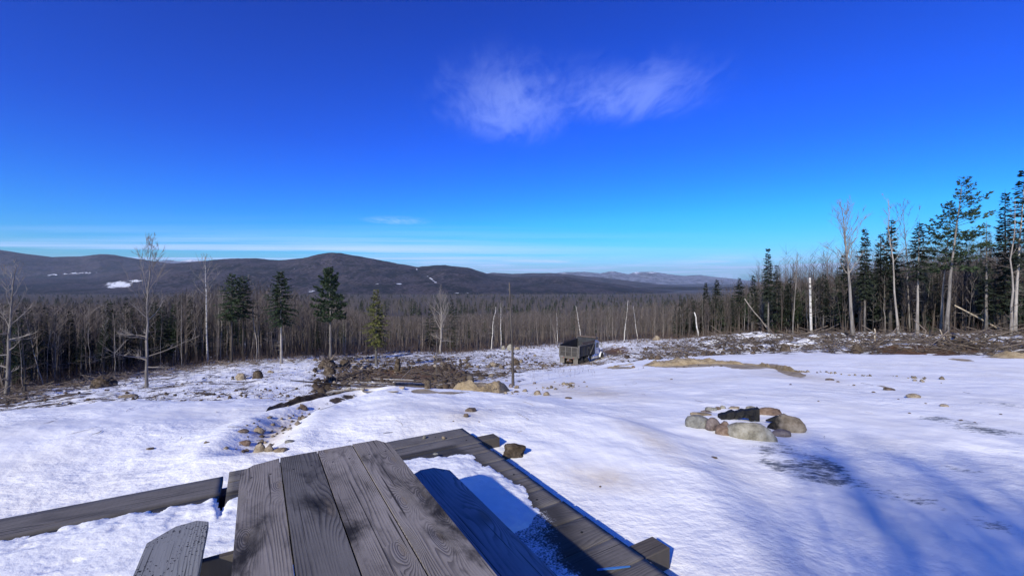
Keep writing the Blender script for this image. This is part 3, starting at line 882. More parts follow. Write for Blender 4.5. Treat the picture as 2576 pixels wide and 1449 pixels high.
def gen_bare(seed, H, r0, crown0=0.35, spread=0.28, n=20, steep=0.7, lean=(0, 0), wob=0.02, low=0, shape='oval', sub=5, twigs=3, sides=6, rtip=0.12):
    """leafless broadleaf: trunk mesh, crown of limbs, branches and twigs"""
    rng = random.Random(seed)
    pts = trunk_path(rng, H, lean, wob)
    tr = trunk_mb(pts, r0, rtip, sides)
    cr = MB()
    ks = [(crown0 + (0.98 - crown0) * (i + rng.random()) / n, 1.0) for i in range(n)] + [(rng.uniform(0.12, crown0), 0.75) for _ in range(low)]
    az = rng.uniform(0, 6.28)
    for t, k in ks:
        az += 2.4 + rng.uniform(-0.5, 0.5)
        q = (t - crown0) / max(0.01, 1 - crown0)
        if k < 1: ln = H * spread * rng.uniform(0.5, 1.0); el = rng.uniform(-0.05, 0.35)
        else:
            sh = {'oval': 0.55 + 0.9 * q * (1 - q) * 2 - 0.35 * q, 'fan': 1.15 - 0.75 * q, 'narrow': 0.7 - 0.4 * q}[shape]
            ln = H * spread * sh * rng.uniform(0.7, 1.25); el = steep * rng.uniform(0.7, 1.2) + 0.35 * q
        b = on_path(pts, t)
        d = Vector((math.cos(az) * math.cos(el), math.sin(az) * math.cos(el), math.sin(el)))
        up = 0.28 if k == 1.0 else 0.05
        bp = [b]
        for s in range(4):
            d = (d + Vector((rng.gauss(0, 0.12), rng.gauss(0, 0.12), up * 0.5 + rng.gauss(0, 0.08)))).normalized()
            bp.append(bp[-1] + d * ln / 4)
        br = max(0.012, r0 * lerp(1, rtip, t) * 0.5)
        cr.tube(bp, [br, br * 0.75, br * 0.5, br * 0.3, br * 0.1], 4)
        for j in range(sub):
            tt = rng.uniform(0.25, 1.0)
            p = on_path(bp, tt)
            dd = (d + Vector((rng.gauss(0, 0.55), rng.gauss(0, 0.55), rng.uniform(-0.1, 0.6)))).normalized()
            l2 = ln * rng.uniform(0.22, 0.48) * (1.15 - 0.5 * tt)
            mid = p + dd * l2 * 0.5
            e = mid + (dd + Vector((rng.gauss(0, 0.2), rng.gauss(0, 0.2), 0.25))).normalized() * l2 * 0.5
            b2 = max(br * 0.36, H * 0.0011)
            cr.tube([p, mid, e], [b2, b2 * 0.7, b2 * 0.2], 3)
            for w in range(twigs):
                pw = p.lerp(mid, rng.uniform(0.3, 1)) if rng.random() < 0.5 else mid.lerp(e, rng.random())
                dw = (dd + Vector((rng.gauss(0, 0.6), rng.gauss(0, 0.6), rng.uniform(0, 0.6)))).normalized()
                cr.twig(pw, pw + dw * l2 * rng.uniform(0.3, 0.75), max(br * 0.16, H * 0.0007))
    return tr, cr


def spray(mb, p, d, side, ln, w, rng, droop=0.25):
    """one flat bent frond of needles"""
    m = p + d * ln * 0.5 + Vector((0, 0, rng.uniform(-0.05, 0.06) * ln))
    e = p + d * ln - Vector((0, 0, droop * ln))
    a = m + side * w + Vector((0, 0, -0.12 * ln + rng.gauss(0, 0.04)))
    b = m - side * w + Vector((0, 0, -0.12 * ln + rng.gauss(0, 0.04)))
    mb.add([tuple(p), tuple(a), tuple(e), tuple(b)], [(0, 1, 2), (0, 2, 3)])


def gen_spruce(seed, H, r0, crown0=0.3, width=0.16, whorls=26, per=5, dens=1.0, gap=0.0, power=0.8, top=1.0, dead=16, lean=(0, 0), frond=0.32, droop=0.25, wob=0.006):
    """spruce / fir: trunk with dead lower twigs, tiers of drooping branches with flat fronds"""
    rng = random.Random(seed)
    pts = trunk_path(rng, H, lean, wob, 8)
    tr = trunk_mb(pts, r0, 0.08, 6, 1.3)
    cr = MB()
    for i in range(dead):
        t = rng.uniform(0.10, crown0 + 0.1); az = rng.uniform(0, 6.28)
        p = on_path(pts, t); ln = H * width * rng.uniform(0.25, 0.7)
        e = p + Vector((math.cos(az), math.sin(az), rng.uniform(-0.35, 0.05))) * ln
        tr.twig(p, e, r0 * 0.10)
    sc = H / 12.0
    wh = int(whorls * 1.25)
    for i in range(wh):
        q = (i + rng.uniform(-0.3, 0.3)) / (wh - 1)
        q = min(max(q, 0), 1)
        if rng.random() < gap: continue
        k = per if q < 0.9 else 4
        a0 = rng.uniform(0, 6.28)
        for b in range(k):
            az = a0 + 6.283 * b / k + rng.gauss(0, 0.35)
            qb = min(1, max(0, q + rng.uniform(-0.9, 0.9) / wh))
            c = on_path(pts, lerp(crown0, 0.985, qb))
            wid = H * width * (max(0.02, 1 - qb) ** power) * (0.62 + 0.38 * min(1, qb * 5)) + 0.10 * sc * top
            ln = wid * rng.uniform(0.45, 1.25)
            el = lerp(-0.22, 0.65, q ** 1.5) + rng.gauss(0, 0.08)
            d = Vector((math.cos(az) * math.cos(el), math.sin(az) * math.cos(el), math.sin(el)))
            sd = Vector((-math.sin(az), math.cos(az), 0))
            e = c + d * ln - Vector((0, 0, 0.10 * ln))
            cr.twig(c, e, 0.018 * sc + 0.008)
            m = max(2, int(ln / (frond * sc * 0.42) * dens))
            for j in range(m):
                f = (j + rng.random()) / m
                if f < 0.12: continue
                p = c.lerp(e, f)
                for sg in ((-1, 1) if f < 0.93 else (0,)):
                    dd = (d * (0.65 if sg else 1.0) + sd * sg * rng.uniform(0.45, 0.95) + Vector((0, 0, rng.gauss(-0.10, 0.14)))).normalized()
                    fl = frond * sc * rng.uniform(0.7, 1.35) * (1.15 - 0.5 * f)
                    spray(cr, p, dd, Vector((-dd.y, dd.x, rng.gauss(0, 0.45))).normalized(), fl, fl * 0.27, rng, droop)
    cr.twig(on_path(pts, 0.95), pts[-1] + Vector((0, 0, 0.03 * H)), 0.03 * sc)
    return tr, cr


def gen_pine(seed, H, r0, crown0=0.4, width=0.2, whorls=13, per=4, wind=(0, 0), lean=(0, 0), tuft=0.42, gap=0.12, up=0.25, dead=18, topw=0.5):
    """white pine: tiered open crown of long limbs ending in brushes of needles"""
    rng = random.Random(seed)
    pts = trunk_path(rng, H, lean, 0.012, 9)
    tr = trunk_mb(pts, r0, 0.10, 7, 1.35)
    cr = MB()
    sc = H / 14.0
    for i in range(dead):
        t = rng.uniform(0.15, crown0 + 0.05); az = rng.uniform(0, 6.28)
        p = on_path(pts, t)
        tr.twig(p, p + Vector((math.cos(az), math.sin(az), rng.uniform(-0.2, 0.2))) * H * width * rng.uniform(0.2, 0.6), r0 * 0.10)
    for i in range(whorls):
        q = i / (whorls - 1)
        t = lerp(crown0, 0.97, q) + rng.uniform(-0.01, 0.01)
        c = on_path(pts, min(t, 0.99))
        a0 = rng.uniform(0, 6.28)
        for b in range(per):
            if rng.random() < gap: continue
            az = a0 + 6.283 * b / per + rng.gauss(0, 0.3)
            d = Vector((math.cos(az) + wind[0], math.sin(az) + wind[1], 0))
            k = min(1.6, d.length); d.normalize()
            ln = H * width * k * lerp(1.0, topw, q) * (0.7 + 0.5 * min(1, 4 * q)) * rng.uniform(0.65, 1.2) * (1 if q < 0.9 else 0.6)
            el = lerp(-0.05, 0.75, q ** 1.4) + rng.gauss(0, 0.16)
            c = on_path(pts, min(0.99, max(crown0 * 0.95, t + rng.uniform(-0.5, 0.5) * (1 - crown0) / whorls)))
            dv = Vector((d.x * math.cos(el), d.y * math.cos(el), math.sin(el)))
            bp = [c, c + dv * ln * 0.4, c + dv * ln * 0.75 + Vector((0, 0, up * 0.10 * ln)), c + dv * ln + Vector((0, 0, up * 0.4 * ln))]
            br = r0 * lerp(0.22, 0.08, q)
            cr.tube(bp, [br, br * 0.7, br * 0.4, br * 0.12], 3)
            m = max(5, int(ln / (0.13 * sc)))
            for j in range(m):
                f = 0.30 + 0.70 * (j + rng.random()) / m
                p = on_path(bp, min(f, 0.999))
                sd = Vector((-d.y, d.x, 0)) * rng.choice((-1, 1))
                w = ln * 0.24 * rng.random() * (1.3 - f)
                p = p + sd * w + Vector((0, 0, rng.uniform(-0.14, 0.20) * sc))
                for z in range(5):
                    dd = (dv * 0.5 + sd * rng.uniform(-0.2, 0.9) + Vector((rng.gauss(0, 0.45), rng.gauss(0, 0.45), rng.uniform(0.0, 0.9)))).normalized()
                    fl = tuft * sc * rng.uniform(0.6, 1.15)
                    spray(cr, p, dd, dd.orthogonal().normalized(), fl, fl * 0.16, rng, 0.1)
    return tr, cr


def gen_snag(seed, H, r0, rtip=0.5, lean=(0, 0), wob=0.02, stubs=6, tw=0.08):
    rng = random.Random(seed)
    pts = trunk_path(rng, H, lean, wob, 10)
    tr = trunk_mb(pts, r0, rtip, 6, 1.25)
    cr = MB()
    for i in range(stubs):
        t = rng.uniform(0.3, 0.97); az = rng.uniform(0, 6.28)
        p = on_path(pts, t)
        cr.twig(p, p + Vector((math.cos(az), math.sin(az), rng.uniform(-0.2, 0.6))) * H * tw * rng.uniform(0.4, 1.2), r0 * 0.25)
    return tr, cr


LAND = []          # (u, short name) of the trees that stand out


def put_tree(name, label, cat, gen, base, bark, leaf, group=None, rotz=0.0, crown='crown'):
    tr, cr = gen
    o = thing(name, label, cat, base, rotz, group)
    a = tr.build('trunk', MT[bark], o, smooth=True)
    b = cr.build(crown, MT[leaf], o) if cr.v else None
    if b and crown in ('stubs', 'branches'): tag(b, kind='stuff')
    return o


def tree_at(name, label, cat, u, vb, vt, kind, bark, leaf, ut=None, seed=0, r=None, Y=None, group=None, crown='crown', **kw):
    """a tree whose foot is seen at (u, vb) and whose tip is seen at (ut, vt)"""
    p = ptY(u, Y) if Y else pt(u, vb)
    vb_true = HV - F * p.z / p.y
    H = (vb_true - vt) / F * p.y
    lean = ((ut - u) / F * p.y if ut is not None else 0.0, 0.0)
    rr = r if r else 0.012 * H + 0.03
    LAND.append((u, label))
    g = {'bare': gen_bare, 'spruce': gen_spruce, 'pine': gen_pine, 'snag': gen_snag}[kind](seed, H, rr, lean=lean, **kw)
    return put_tree(name, label, cat, g, p, bark, leaf, group, crown=crown)


# -- the trees one can tell apart, left to right
B = 'bare tree'
tree_at('bare_tree', 'forked pale bare tree standing furthest left, cut off by the picture edge', B, 14, 1002, 672, 'bare', 'bark_grey', 'twig_pale', ut=40, seed=1, r=0.11, crown0=0.5, spread=0.26, n=16, low=8, steep=0.9)
tree_at('bare_tree', 'thin dark bare trunk beside the furthest left tree', B, 62, 999, 800, 'bare', 'bark_dark', 'twig', ut=56, seed=2, r=0.065, crown0=0.55, spread=0.16, n=8, low=8)
tree_at('bare_tree', 'lone pale bare tree with spreading limbs on the left snow shelf', B, 369, 975, 612, 'bare', 'bark_grey', 'twig_pale', ut=378, seed=11, r=0.085, crown0=0.42, spread=0.30, n=20, low=7, steep=0.95, sub=7, twigs=5, shape='oval')
tree_at('conifer_tree', 'dark ragged conifer in the left woods behind the lone pale tree', 'conifer', 318, 930, 748, 'spruce', 'bark_dark', 'spruce', seed=12, Y=44, crown0=0.12, width=0.20, whorls=22, per=6, dens=0.8)
tree_at('conifer_tree', 'dark conifer directly behind the lone pale tree', 'conifer', 368, 930, 740, 'spruce', 'bark_dark', 'spruce', seed=13, Y=47, crown0=0.25, width=0.17, whorls=20, per=5, dens=0.7)
tree_at('conifer_tree', 'narrow dark conifer left of the white topped birch', 'conifer', 478, 915, 745, 'spruce', 'bark_dark', 'spruce', seed=14, Y=50, crown0=0.30, width=0.14, whorls=20, per=5, dens=0.7)
tree_at('birch_tree', 'bare birch with white upper trunk and dark foot in the left woods', 'birch', 522, 914, 645, 'bare', 'bark_birch', 'twig_pale', ut=514, seed=15, r=0.12, crown0=0.55, spread=0.22, n=16, steep=0.8, wob=0.03)
tree_at('pine_tree', 'dark pine with high crown just right of the white topped birch', 'pine', 583, 906, 690, 'spruce', 'bark_dark', 'pine', seed=16, crown0=0.50, width=0.19, whorls=19, per=6, dens=0.9, power=0.45, droop=0.1, dead=30, Y=46)
tree_at('pine_tree', 'dark pine paired close with another high crowned pine in the left woods', 'pine', 612, 905, 694, 'spruce', 'bark_dark', 'pine', seed=17, crown0=0.52, width=0.18, whorls=18, per=6, dens=0.9, power=0.4, droop=0.1, dead=30, Y=48)
tree_at('bare_tree', 'crooked pale bare tree between the high crowned pines', B, 645, 905, 690, 'bare', 'bark_pale', 'twig_pale', ut=628, seed=18, r=0.085, crown0=0.6, spread=0.15, n=9, wob=0.05)
tree_at('pine_tree', 'green pine with rounded crown over a long pale trunk, left woods', 'pine', 708, 916, 682, 'spruce', 'bark_pale', 'pine', seed=19, crown0=0.44, width=0.205, whorls=24, per=6, dens=0.95, power=0.5, droop=0.05, dead=14, Y=43)
tree_at('pine_tree', 'tall layered dark pine rising above the woods in front of the hill peak', 'pine', 831, 893, 679, 'pine', 'bark_grey', 'pine', ut=829, seed=20, crown0=0.44, width=0.19, whorls=15, per=6, gap=0.04, dead=10, topw=0.35, Y=54)
tree_at('conifer_tree', 'sunny yellow green conifer standing alone at the edge of the slash', 'conifer', 946, 921, 728, 'spruce', 'bark_grey', 'fir_light', seed=21, r=0.13, crown0=0.30, width=0.21, whorls=22, per=6, dens=0.85, power=0.75, frond=0.4, dead=24)
tree_at('bare_tree', 'pale fan crowned bare tree at the back of the clearing', B, 1107, 890, 742, 'bare', 'bark_pale', 'twig_pale', ut=1108, seed=22, r=0.17, crown0=0.36, spread=0.36, n=26, steep=1.05, shape='fan', sub=7, twigs=5, low=3)
tree_at('conifer_tree', 'dark hemlock left behind the fan crowned bare tree', 'conifer', 1082, 880, 765, 'spruce', 'bark_dark', 'spruce', seed=23, Y=72, crown0=0.10, width=0.24, whorls=20, per=6, dens=0.8, droop=0.35)
tree_at('conifer_tree', 'dark hemlock right behind the fan crowned bare tree', 'conifer', 1136, 880, 752, 'spruce', 'bark_dark', 'spruce', seed=24, Y=75, crown0=0.08, width=0.24, whorls=22, per=6, dens=0.8, droop=0.35)
tree_at('sapling', 'thin bare sapling pole standing in the rusty patch of the clearing', 'sapling', 1098, 940, 832, 'snag', 'bark_grey', 'twig_pale', seed=25, r=0.035, rtip=0.4, stubs=3, tw=0.05, crown='stubs')
tree_at('dead_tree', 'tall thin dead pole tree beside the sandy bank', 'dead tree', 1291, 970, 711, 'snag', 'bark_dark', 'twig', ut=1280, seed=26, r=0.050, rtip=0.42, stubs=22, tw=0.055, wob=0.012, crown='stubs')
tree_at('birch_tree', 'white birch leaning left just behind the dump truck', 'birch', 1463, 852, 770, 'snag', 'bark_birch', 'twig_pale', ut=1447, seed=27, r=0.11, rtip=0.3, stubs=10, tw=0.2, crown='branches', Y=90)
tree_at('birch_tree', 'white leaning birch with snapped twin stems left of the dead pole', 'birch', 1236, 872, 772, 'snag', 'bark_birch', 'twig_pale', ut=1246, seed=28, r=0.10, rtip=0.3, stubs=8, tw=0.2, wob=0.05, crown='branches', Y=72)
tree_at('birch_tree', 'white birch with a bushy top between the snapped birch and the dead pole', 'birch', 1261, 872, 762, 'bare', 'bark_birch', 'twig_pale', seed=29, r=0.09, crown0=0.6, spread=0.2, n=12, Y=75)
tree_at('birch_tree', 'slim white birch stem left of the dump truck in the pole wood', 'birch', 1403, 855, 788, 'snag', 'bark_birch', 'twig_pale', ut=1399, seed=30, r=0.075, rtip=0.3, stubs=6, tw=0.15, crown='branches', Y=88)
tree_at('birch_tree', 'white birch leaning right, tallest of the pole wood right of the truck', 'birch', 1570, 846, 756, 'snag', 'bark_birch', 'twig_pale', ut=1582, seed=31, r=0.10, rtip=0.3, stubs=9, tw=0.15, crown='branches', Y=84)
tree_at('birch_tree', 'slim white birch curving beside the tallest leaning birch', 'birch', 1604, 848, 770, 'snag', 'bark_birch', 'twig_pale', ut=1592, seed=32, r=0.07, rtip=0.3, stubs=7, tw=0.15, crown='branches', Y=82)
# right woods
S = 'spruce'
for (u, vt, lab, w, c0, sd) in [(1713, 742, 'broad dark spruce at the left end of the right woods', 0.20, 0.1, 33), (1775, 711, 'small pointed spruce, first spire of the right woods', 0.13, 0.35, 34),
                                (1804, 703, 'dark bushy topped spruce next to the first spire', 0.15, 0.5, 35), (1860, 699, 'spruce with dense dark tuft left of the sharp tall spire', 0.17, 0.45, 36),
                                (1895, 692, 'thin ragged spruce close left of the sharp tall spire', 0.11, 0.4, 37)]:
    tree_at('spruce_tree', lab, S, u, 845, vt, 'spruce', 'bark_grey', 'spruce', seed=sd, Y=float(wood_edge(u)) * 1.15, crown0=c0, width=w, whorls=26, per=6)
tree_at('spruce_tree', 'sharp narrow spruce spire on a long bare trunk, tallest of the small spruces', S, 1933, 838, 625, 'spruce', 'bark_grey', 'spruce', seed=38, Y=50, r=0.11, crown0=0.40, width=0.085, whorls=30, per=6, dead=30)
tree_at('spruce_tree', 'broad dark spruce right beside the sharp narrow spire', S, 1955, 840, 667, 'spruce', 'bark_dark', 'spruce', seed=39, Y=54, crown0=0.11, width=0.19, whorls=24, per=6)
tree_at('bare_tree', 'slim bare tree with a fine brushy top left of the broken white birch', B, 1996, 846, 640, 'bare', 'bark_grey', 'twig_pale', ut=2003, seed=40, Y=49, r=0.09, crown0=0.6, spread=0.17, n=14, steep=1.1, shape='narrow')
tree_at('birch_snag', 'broken white birch trunk without a top at the front of the right woods', 'birch', 2041, 848, 699, 'snag', 'bark_birch', 'twig_pale', ut=2037, seed=41, Y=46, r=0.14, rtip=0.72, stubs=4, tw=0.05, crown='stubs', wob=0.004)
tree_at('bare_tree', 'large bare tree with a round crown and one long limb reaching left', B, 2146, 862, 523, 'bare', 'bark_grey', 'twig_pale', ut=2118, seed=42, Y=37.5, r=0.17, crown0=0.48, spread=0.26, n=26, steep=0.95, sub=7, twigs=5)
tree_at('spruce_tree', 'dark spruce behind the foot of the large round crowned bare tree', S, 2124, 846, 640, 'spruce', 'bark_dark', 'spruce', seed=43, Y=47, crown0=0.22, width=0.16, whorls=30, per=6)
tree_at('spruce_tree', 'slim pointed spruce immediately right of the large bare tree', S, 2176, 852, 576, 'spruce', 'bark_grey', 'spruce', seed=44, Y=42, r=0.11, crown0=0.35, width=0.105, whorls=30, per=6, dead=30)
tree_at('spruce_tree', 'dense spruce with twin in front of the bent topped spruce', S, 2216, 852, 588, 'spruce', 'bark_dark', 'spruce', seed=45, Y=44, crown0=0.18, width=0.13, whorls=32, per=7)
tree_at('spruce_tree', 'bent topped spruce between the slim spruce and the tall whippy bare tree', S, 2238, 852, 552, 'spruce', 'bark_dark', 'spruce', ut=2245, seed=46, Y=43, crown0=0.35, width=0.11, whorls=32, per=7, dens=0.9)
tree_at('bare_tree', 'tall whippy bare tree highest of the bare crowns in the right woods', B, 2261, 858, 498, 'bare', 'bark_pale', 'twig_pale', ut=2240, seed=47, Y=38, r=0.10, crown0=0.52, spread=0.22, n=16, steep=1.0, shape='narrow', wob=0.025)
tree_at('bare_tree', 'bare tree with arching feathery top behind the tufted spruce', B, 2290, 855, 520, 'bare', 'bark_grey', 'twig', ut=2265, seed=48, Y=44, r=0.09, crown0=0.6, spread=0.22, n=14, steep=0.9)
tree_at('spruce_tree', 'tufted dark spruce with a long pale bare trunk in front', S, 2307, 860, 556, 'spruce', 'bark_pale', 'spruce', ut=2312, seed=49, Y=38, r=0.13, crown0=0.50, width=0.15, whorls=18, per=6, dens=0.9, dead=26)
tree_at('pine_tree', 'leaning wind swept pine with layered plumes, the tallest pine on the right', 'pine', 2380, 850, 464, 'pine', 'bark_grey', 'pine', ut=2424, seed=50, Y=38, r=0.17, crown0=0.46, width=0.13, whorls=13, per=5, wind=(0.55, 0), gap=0.12, tuft=0.36, topw=0.55)
tree_at('pine_tree', 'shorter pine leaning against the left side of the wind swept pine', 'pine', 2366, 850, 525, 'pine', 'bark_grey', 'pine', ut=2392, seed=51, Y=39, r=0.10, crown0=0.52, width=0.12, whorls=11, per=5, wind=(-0.45, 0), gap=0.12, tuft=0.34)
tree_at('spruce_tree', 'thin open spruce between the wind swept pine and the big dark spruce', S, 2480, 850, 560, 'spruce', 'bark_grey', 'spruce', seed=52, Y=40, crown0=0.25, width=0.10, whorls=16, per=4, dens=0.8, gap=0.1)
tree_at('spruce_tree', 'big dense dark spruce near the right picture edge', S, 2528, 850, 483, 'spruce', 'bark_dark', 'spruce', seed=53, Y=40, r=0.16, crown0=0.16, width=0.105, whorls=34, per=6)
tree_at('bare_tree', 'pale crooked bare trunk in front of the big dense spruce', B, 2542, 852, 500, 'bare', 'bark_pale', 'twig', ut=2556, seed=54, Y=36, r=0.10, crown0=0.5, spread=0.13, n=12, low=6, wob=0.03)
tree_at('spruce_tree', 'sparse tall spruce cut off by the right picture edge', S, 2552, 845, 425, 'spruce', 'bark_pale', 'spruce', ut=2576, seed=55, Y=37, r=0.14, crown0=0.42, width=0.09, whorls=24, per=5, dens=0.7, dead=34)


# -- ordinary trees of the woods: a few forms, copied one by one
def proto(gen, bark, leaf, nm):
    tr, cr = gen
    return (tr.mesh('trunk', MT[bark], True), cr.mesh('crown', MT[leaf]))


BARE_P = [proto(gen_bare(100 + i, 10.0, 0.054, crown0=lerp(0.38, 0.6, (i * 0.37) % 1), spread=0.19, n=13, steep=0.95, low=4, sub=4, twigs=3, shape=('narrow', 'oval')[i % 2], wob=0.025, sides=5),
                ('bark_grey', 'bark_dark', 'bark_dark', 'bark_pale')[i % 4], ('twig', 'twig', 'twig_pale', 'twig')[i % 4], 'bare') for i in range(8)]
SPR_P = [proto(gen_spruce(200 + i, 10.0, 0.10, crown0=(0.12, 0.35, 0.5, 0.22)[i % 4], width=(0.17, 0.13, 0.15, 0.2)[i % 4], whorls=24, per=6, dens=0.85), ('bark_dark', 'bark_grey')[i % 2], ('spruce', 'spruce', 'pine')[i % 3], 'spruce') for i in range(6)]
RNG = random.Random(77)


def place(kind, u, Y, H, label, group, stretch=1.0):
    if kind == 'bare': nm, cat, ms = 'bare_tree', B, RNG.choice(BARE_P)
    elif kind == 'birch': nm, cat, ms = 'bare_tree', B, BARE_P[3]
    else: nm, cat, ms = 'spruce_tree', S, RNG.choice(SPR_P)
    o = thing(nm, label, cat, ptY(u, Y), RNG.uniform(0, 6.28), group)
    k = H / 10.0
    o.scale = (k * stretch, k * stretch, k)
    lean = 0.17 if RNG.random() < 0.10 and kind == 'bare' else 0.035
    o.rotation_euler = (RNG.gauss(0, lean), RNG.gauss(0, lean), RNG.uniform(0, 6.28))
    for n, me in zip(('trunk', 'crown'), ms):
        link(bpy.data.objects.new(n, me), o)
    COMMON.append((u, 'spruce' if nm == 'spruce_tree' else 'bare tree', o))
    return o


COMMON = []
MARKS = [(14, 'the forked tree at the left edge'), (369, 'the lone pale tree'), (522, 'the white topped birch'), (597, 'the paired high crowned pines'), (708, 'the round crowned green pine'), (831, 'the tall layered pine'),
         (946, 'the yellow green conifer'), (1107, 'the fan crowned tree'), (1236, 'the snapped twin birch'), (1291, 'the tall dead pole'), (1403, 'the slim white birch'), (1463, 'the birch leaning over the truck'),
         (1570, 'the tallest leaning birch'), (1713, 'the broad spruce at the pole wood end'), (1804, 'the bushy topped spruce'), (1933, 'the sharp spruce spire'), (2041, 'the broken birch snag'), (2146, 'the large round crowned tree'),
         (2261, 'the tall whippy bare tree'), (2307, 'the tufted spruce'), (2380, 'the wind swept pine'), (2480, 'the thin open spruce'), (2528, 'the big dense dark spruce')]
ORD = ['first', 'second', 'third', 'fourth', 'fifth', 'sixth', 'seventh', 'eighth', 'ninth', 'tenth', 'eleventh', 'twelfth', 'thirteenth', 'fourteenth', 'fifteenth', 'sixteenth', 'seventeenth', 'eighteenth', 'nineteenth', 'twentieth'] + ['twenty-' + w for w in ('first', 'second', 'third', 'fourth', 'fifth', 'sixth', 'seventh', 'eighth', 'ninth')] + ['thirtieth'] + ['thirty-' + w for w in ('first', 'second', 'third', 'fourth', 'fifth', 'sixth')]


def name_common():
    for kind in ('spruce', 'bare tree'):
        side = {}
        for u, k, o in COMMON:
            if k != kind: continue
            i = min(range(len(MARKS)), key=lambda j: abs(MARKS[j][0] - u))
            side.setdefault((i, u >= MARKS[i][0]), []).append((abs(u - MARKS[i][0]), o))
        for (i, right), lst in side.items():
            lst.sort(key=lambda q: q[0])
            for n, (_, o) in enumerate(lst):
                w = ORD[n] if n < len(ORD) else 'last'
                o['label'] = '%s ordinary %s to the %s of %s' % (w, kind, 'right' if right else 'left', MARKS[i][1])


def topline(u):
    return np.interp(u, [-100, 0, 150, 300, 450, 560, 700, 880, 960, 1100, 1250, 1400, 1500, 1700, 1850, 1950, 2050, 2150, 2300, 2450, 2600],
                     [762, 764, 770, 764, 738, 722, 726, 772, 795, 792, 787, 779, 771, 758, 745, 714, 702, 690, 672, 655, 640])


def woods(n, u0, u1, kind, label, group, near=1.0, far=1.6, hmul=(0.8, 1.05), bias=1.6):
    for _ in range(n):
        u = RNG.uniform(u0, u1)
        Y = float(wood_edge(u)) * (near + (far - near) * RNG.random() ** bias)
        p = ptY(u, Y)
        vb = HV - F * p.z / p.y
        H = max(3.0, (vb - float(topline(u))) / F * Y) * RNG.uniform(*hmul)
        place(kind, u, Y, H, label, group, RNG.uniform(0.85, 1.25))


woods(72, -60, 470, 'bare', 'bare grey tree among the crowded trees left of the white topped birch', 'bare trees of the left woods', far=1.9)
woods(58, -60, 470, 'spruce', 'dark conifer mixed into the bare trees left of the white topped birch', 'conifers of the left woods', near=1.08, far=1.8, hmul=(0.6, 1.05))
woods(64, 470, 900, 'bare', 'bare thin trunked tree in the pine stand behind the left snow shelf', 'bare trees of the pine stand', far=1.7)
woods(26, 470, 900, 'spruce', 'small dark conifer within the pine stand behind the left snow shelf', 'conifers of the pine stand', near=1.1, far=1.8, hmul=(0.5, 0.85))
woods(50, 900, 1290, 'bare', 'bare grey tree at the back of the clearing left of the tall dead pole', 'bare trees behind the clearing', near=1.05, far=1.7)
woods(9, 900, 1290, 'spruce', 'dark conifer at the back of the clearing left of the tall dead pole', 'conifers behind the clearing', near=1.2, far=1.8, hmul=(0.6, 0.9))
woods(74, 1290, 1700, 'bare', 'slender grey pole tree in the even row behind the dump truck', 'pole trees behind the truck', near=1.02, far=1.5, hmul=(0.85, 1.05))
woods(44, 1700, 2120, 'bare', 'bare grey trunk among the spruces left of the large round crowned tree', 'bare trees, left part of the right woods', far=1.5, hmul=(0.75, 1.1))
woods(46, 1700, 2120, 'spruce', 'dark spruce within the right woods left of the large round crowned tree', 'spruces, left part of the right woods', near=1.05, far=1.6, hmul=(0.75, 1.1))
woods(34, 2120, 2640, 'bare', 'bare grey trunk in the right woods right of the large round crowned tree', 'bare trees, right part of the right woods', far=1.5, hmul=(0.7, 1.1))
woods(60, 2120, 2640, 'spruce', 'dark spruce within the right woods right of the large round crowned tree', 'spruces, right part of the right woods', near=1.1, far=1.6, hmul=(0.6, 1.0))
woods(56, 1720, 2640, 'spruce', 'x', 'spruces deep in the right woods', near=1.25, far=2.0, hmul=(0.8, 1.05), bias=1.0)

name_common()


